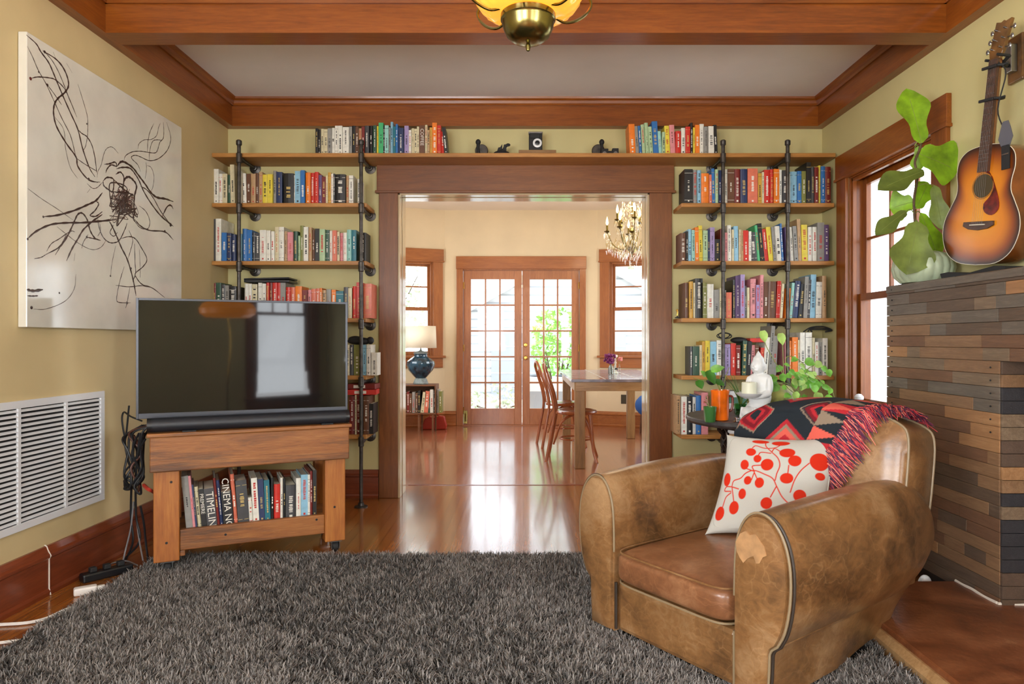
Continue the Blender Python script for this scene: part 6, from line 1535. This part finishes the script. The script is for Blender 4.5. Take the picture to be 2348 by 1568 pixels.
# crate bookcase with lamp
CRL = Vector((-1.42, 8.42, 0))
def crate():
    R = thing('crate_bookcase', 'dark wooden crate bookcase on legs under the table lamp', 'bookcase', CRL)
    MB().box(-.36, .36, -.15, .15, .575, .592).build('top_board', 'crate', R, .002)
    MB().box(-.36, .36, -.15, .15, .235, .25).build('bottom_board', 'crate', R, .002)
    b = MB(); b.box(.345, .36, -.15, .15, .25, .575); b.build('side_panel', 'crate', R, .002); MB().box(-.36, -.345, -.15, .15, .25, .575).build('side_panel', 'crate', R, .002)
    MB().box(-.345, .345, .14, .15, .25, .575).build('back_panel', 'crate', R)
    for x in (-.33, .31, .14):
        for y in (-.14, .12): MB().box(x, x+.022, y, y+.02, 0, .235).build('leg', 'crate', R, .002)
crate()
DB = "B8/900 R6/898 B7/902 g9/899 B6/901 k7/896 c9/898>6 s11/896>4 d5/900 w9/893 k8/896 g6/893 v8/897"
x = 926; n = 0
for tok in DB.split():
    code = tok[0]; t = tok[1:]; lean = 0
    if '>' in t: t, l = t.split('>'); lean = float(l)
    wd, top = t.split('/'); wd = float(wd)*.88; top = float(top); n += 1; y = 8.30
    h = CH-(top-CY)*y/F-.251; X = (x+wd/2-CX)*y/F; la = math.atan(lean*y/F/h) if lean else 0
    book(wd*y/F*.95, h-abs(math.sin(la))*wd*y/F, .16, code, '%s book, %s from the doorway casing, in the crate bookcase' % (BOOKC[code][0], ordn(n)), 'books in the crate bookcase', (X, y, .2505+abs(math.sin(la))*wd*y/F/2), 0, la, 700+n)
    x += wd
R = thing('table_lamp', 'dark blue glazed urn table lamp with a cream drum shade', 'table lamp', (-1.27, 8.45, .5925))
MB().lathe([(.09, 0), (.095, .01), (.085, .03), (.075, .06), (.06, .075)], 32).build('foot', 'lamp_grey', R)
MB().lathe([(.06, .07), (.09, .10), (.15, .17), (.178, .235), (.17, .28), (.12, .32), (.085, .34), (.08, .37), (.085, .38)], 48).build('urn', 'lamp_glaze', R)
MB().lathe([(.088, .375), (.09, .385), (.06, .40), (.02, .41), (.008, .43), (.008, .46)], 32).build('lid', 'lamp_grey', R)
b = MB(); n_ = 48; vs = []
for z, r in ((.445, .195), (.715, .185)):
    for i in range(n_): vs.append((r*math.cos(2*PI*i/n_), r*math.sin(2*PI*i/n_), z))
b.add(vs, [(i, (i+1) % n_, (i+1) % n_+n_, i+n_) for i in range(n_)], 0, True); b.build('lamp_shade', 'lamp_shade', R, solid=.003)
b = MB(); b.tube([(0, 0, .44), (0, 0, .70)], .004, 6); 
for k in range(3): b.tube([(0, 0, .69), (.183*math.cos(k*2.1), .183*math.sin(k*2.1), .70)], .0025, 5)
b.build('harp', 'brass', R)
R = thing('red_handbag', 'small red leather handbag on the floor beside the crate bookcase', 'handbag', (-1.13, 8.70, 0))
b = MB(); b.prism([(-.15, 0), (.15, 0), (.155, .05), (.125, .165), (.06, .175), (0, .15), (-.06, .165), (-.12, .14), (-.155, .05)], -.05, .05, 0, Rx(PI/2)); b.build('bag', 'red_leather', R, .012)
b = MB(); b.tube(smooth_path([(-.07, -.03, .14), (-.05, -.035, .19), (0, -.04, .20), (.05, -.035, .19), (.07, -.03, .14)], 5), .005, 6); b.build('handle', 'red_leather', R)

# crystal chandelier
def chandelier():
    C = Vector((1.005, 6.3, 2.85)); R = thing('crystal_chandelier', 'crystal chandelier with lit candle bulbs hanging over the dining table', 'chandelier', C); rnd = random.Random(14)
    z_ = lambda v: v-2.85
    b = MB(); b.tube([(0, 0, z_(1.90)), (0, 0, z_(2.85))], .005, 8); b.lathe([(.05, z_(2.82)), (.055, z_(2.85))], 24)
    b.lathe([(.01, z_(1.93)), (.03, z_(1.95)), (.05, z_(1.99)), (.03, z_(2.03)), (.012, z_(2.06))], 20); b.lathe([(.012, z_(2.12)), (.03, z_(2.14)), (.012, z_(2.17))], 20)
    b.build('stem', 'old_brass', R)
    for zz, r in ((2.1, .028), (2.2, .032), (2.28, .025), (2.35, .02), (1.88, .02), (1.815, .026)):
        b = MB(); b.ell((0, 0, z_(zz)), (r, r, r*1.2), 0, None, 10, 8); b.build('crystal_ball', 'crystal', R)
    def drop(m, p, L, r): m.add([(p[0], p[1], p[2]), (p[0]+r, p[1], p[2]-L*.35), (p[0], p[1]+r, p[2]-L*.35), (p[0]-r, p[1], p[2]-L*.35), (p[0], p[1]-r, p[2]-L*.35), (p[0], p[1], p[2]-L)], [(0, 1, 2), (0, 2, 3), (0, 3, 4), (0, 4, 1), (5, 2, 1), (5, 3, 2), (5, 4, 3), (5, 1, 4)])
    for k in range(10):
        lvl = k % 2; a = k*PI/5+.3; ca, sa = math.cos(a), math.sin(a); r = .235 if lvl == 0 else .15; zc = 2.16 if lvl == 0 else 2.25
        b = MB(); b.tube(smooth_path([(0, 0, z_(2.0)), (ca*r*.35, sa*r*.35, z_(1.97)), (ca*r*.75, sa*r*.75, z_(zc-.14)), (ca*r, sa*r, z_(zc-.02))], 5), .005, 6)
        b.lathe([(.006, z_(zc-.03)), (.028, z_(zc-.015)), (.03, z_(zc-.01)), (.01, z_(zc-.008)), (.01, z_(zc+.045))], 14, 0, Tr(ca*r, sa*r, 0)); arm = b.build('arm', 'old_brass', R)
        b = MB(); b.lathe([(.004, z_(zc+.045)), (.013, z_(zc+.065)), (.01, z_(zc+.09)), (.001, z_(zc+.125))], 10, 0, Tr(ca*r, sa*r, 0)); b.build('candle_bulb', 'bulb', arm)
        b = MB()
        for j in range(9): t = j*PI/4.5; drop(b, (ca*r+.027*math.cos(t), sa*r+.027*math.sin(t), z_(zc-.018)), rnd.uniform(.05, .085), .0085)
        for j in range(14):
            u = (j+1)/15; rr = r*(1-u)+.03*u; aa = a+(.3 if lvl else -.3)*u; sag = -.10*math.sin(PI*u)
            drop(b, (rr*math.cos(aa), rr*math.sin(aa), z_(zc-.05+sag-.05*u)), .03, .008)
        for j in range(26): rr = .22*math.sqrt(rnd.random())+.02; aa = a+rnd.uniform(-.33, .33); drop(b, (rr*math.cos(aa), rr*math.sin(aa), z_(2.08-.10*rnd.random()-.12*(1-rr/.24))), rnd.uniform(.05, .08), .009)
        for j in range(14): rr = .09*math.sqrt(rnd.random())+.02; aa = a+rnd.uniform(-.33, .33); drop(b, (rr*math.cos(aa), rr*math.sin(aa), z_(rnd.uniform(2.15, 2.42))), rnd.uniform(.03, .05), .008)
        b.build('crystal_drops', 'crystal', arm)['kind'] = 'stuff'
    point('chandelier_glow', (C.x, C.y, 2.42), 16, (1, .80, .55), .15)
chandelier()
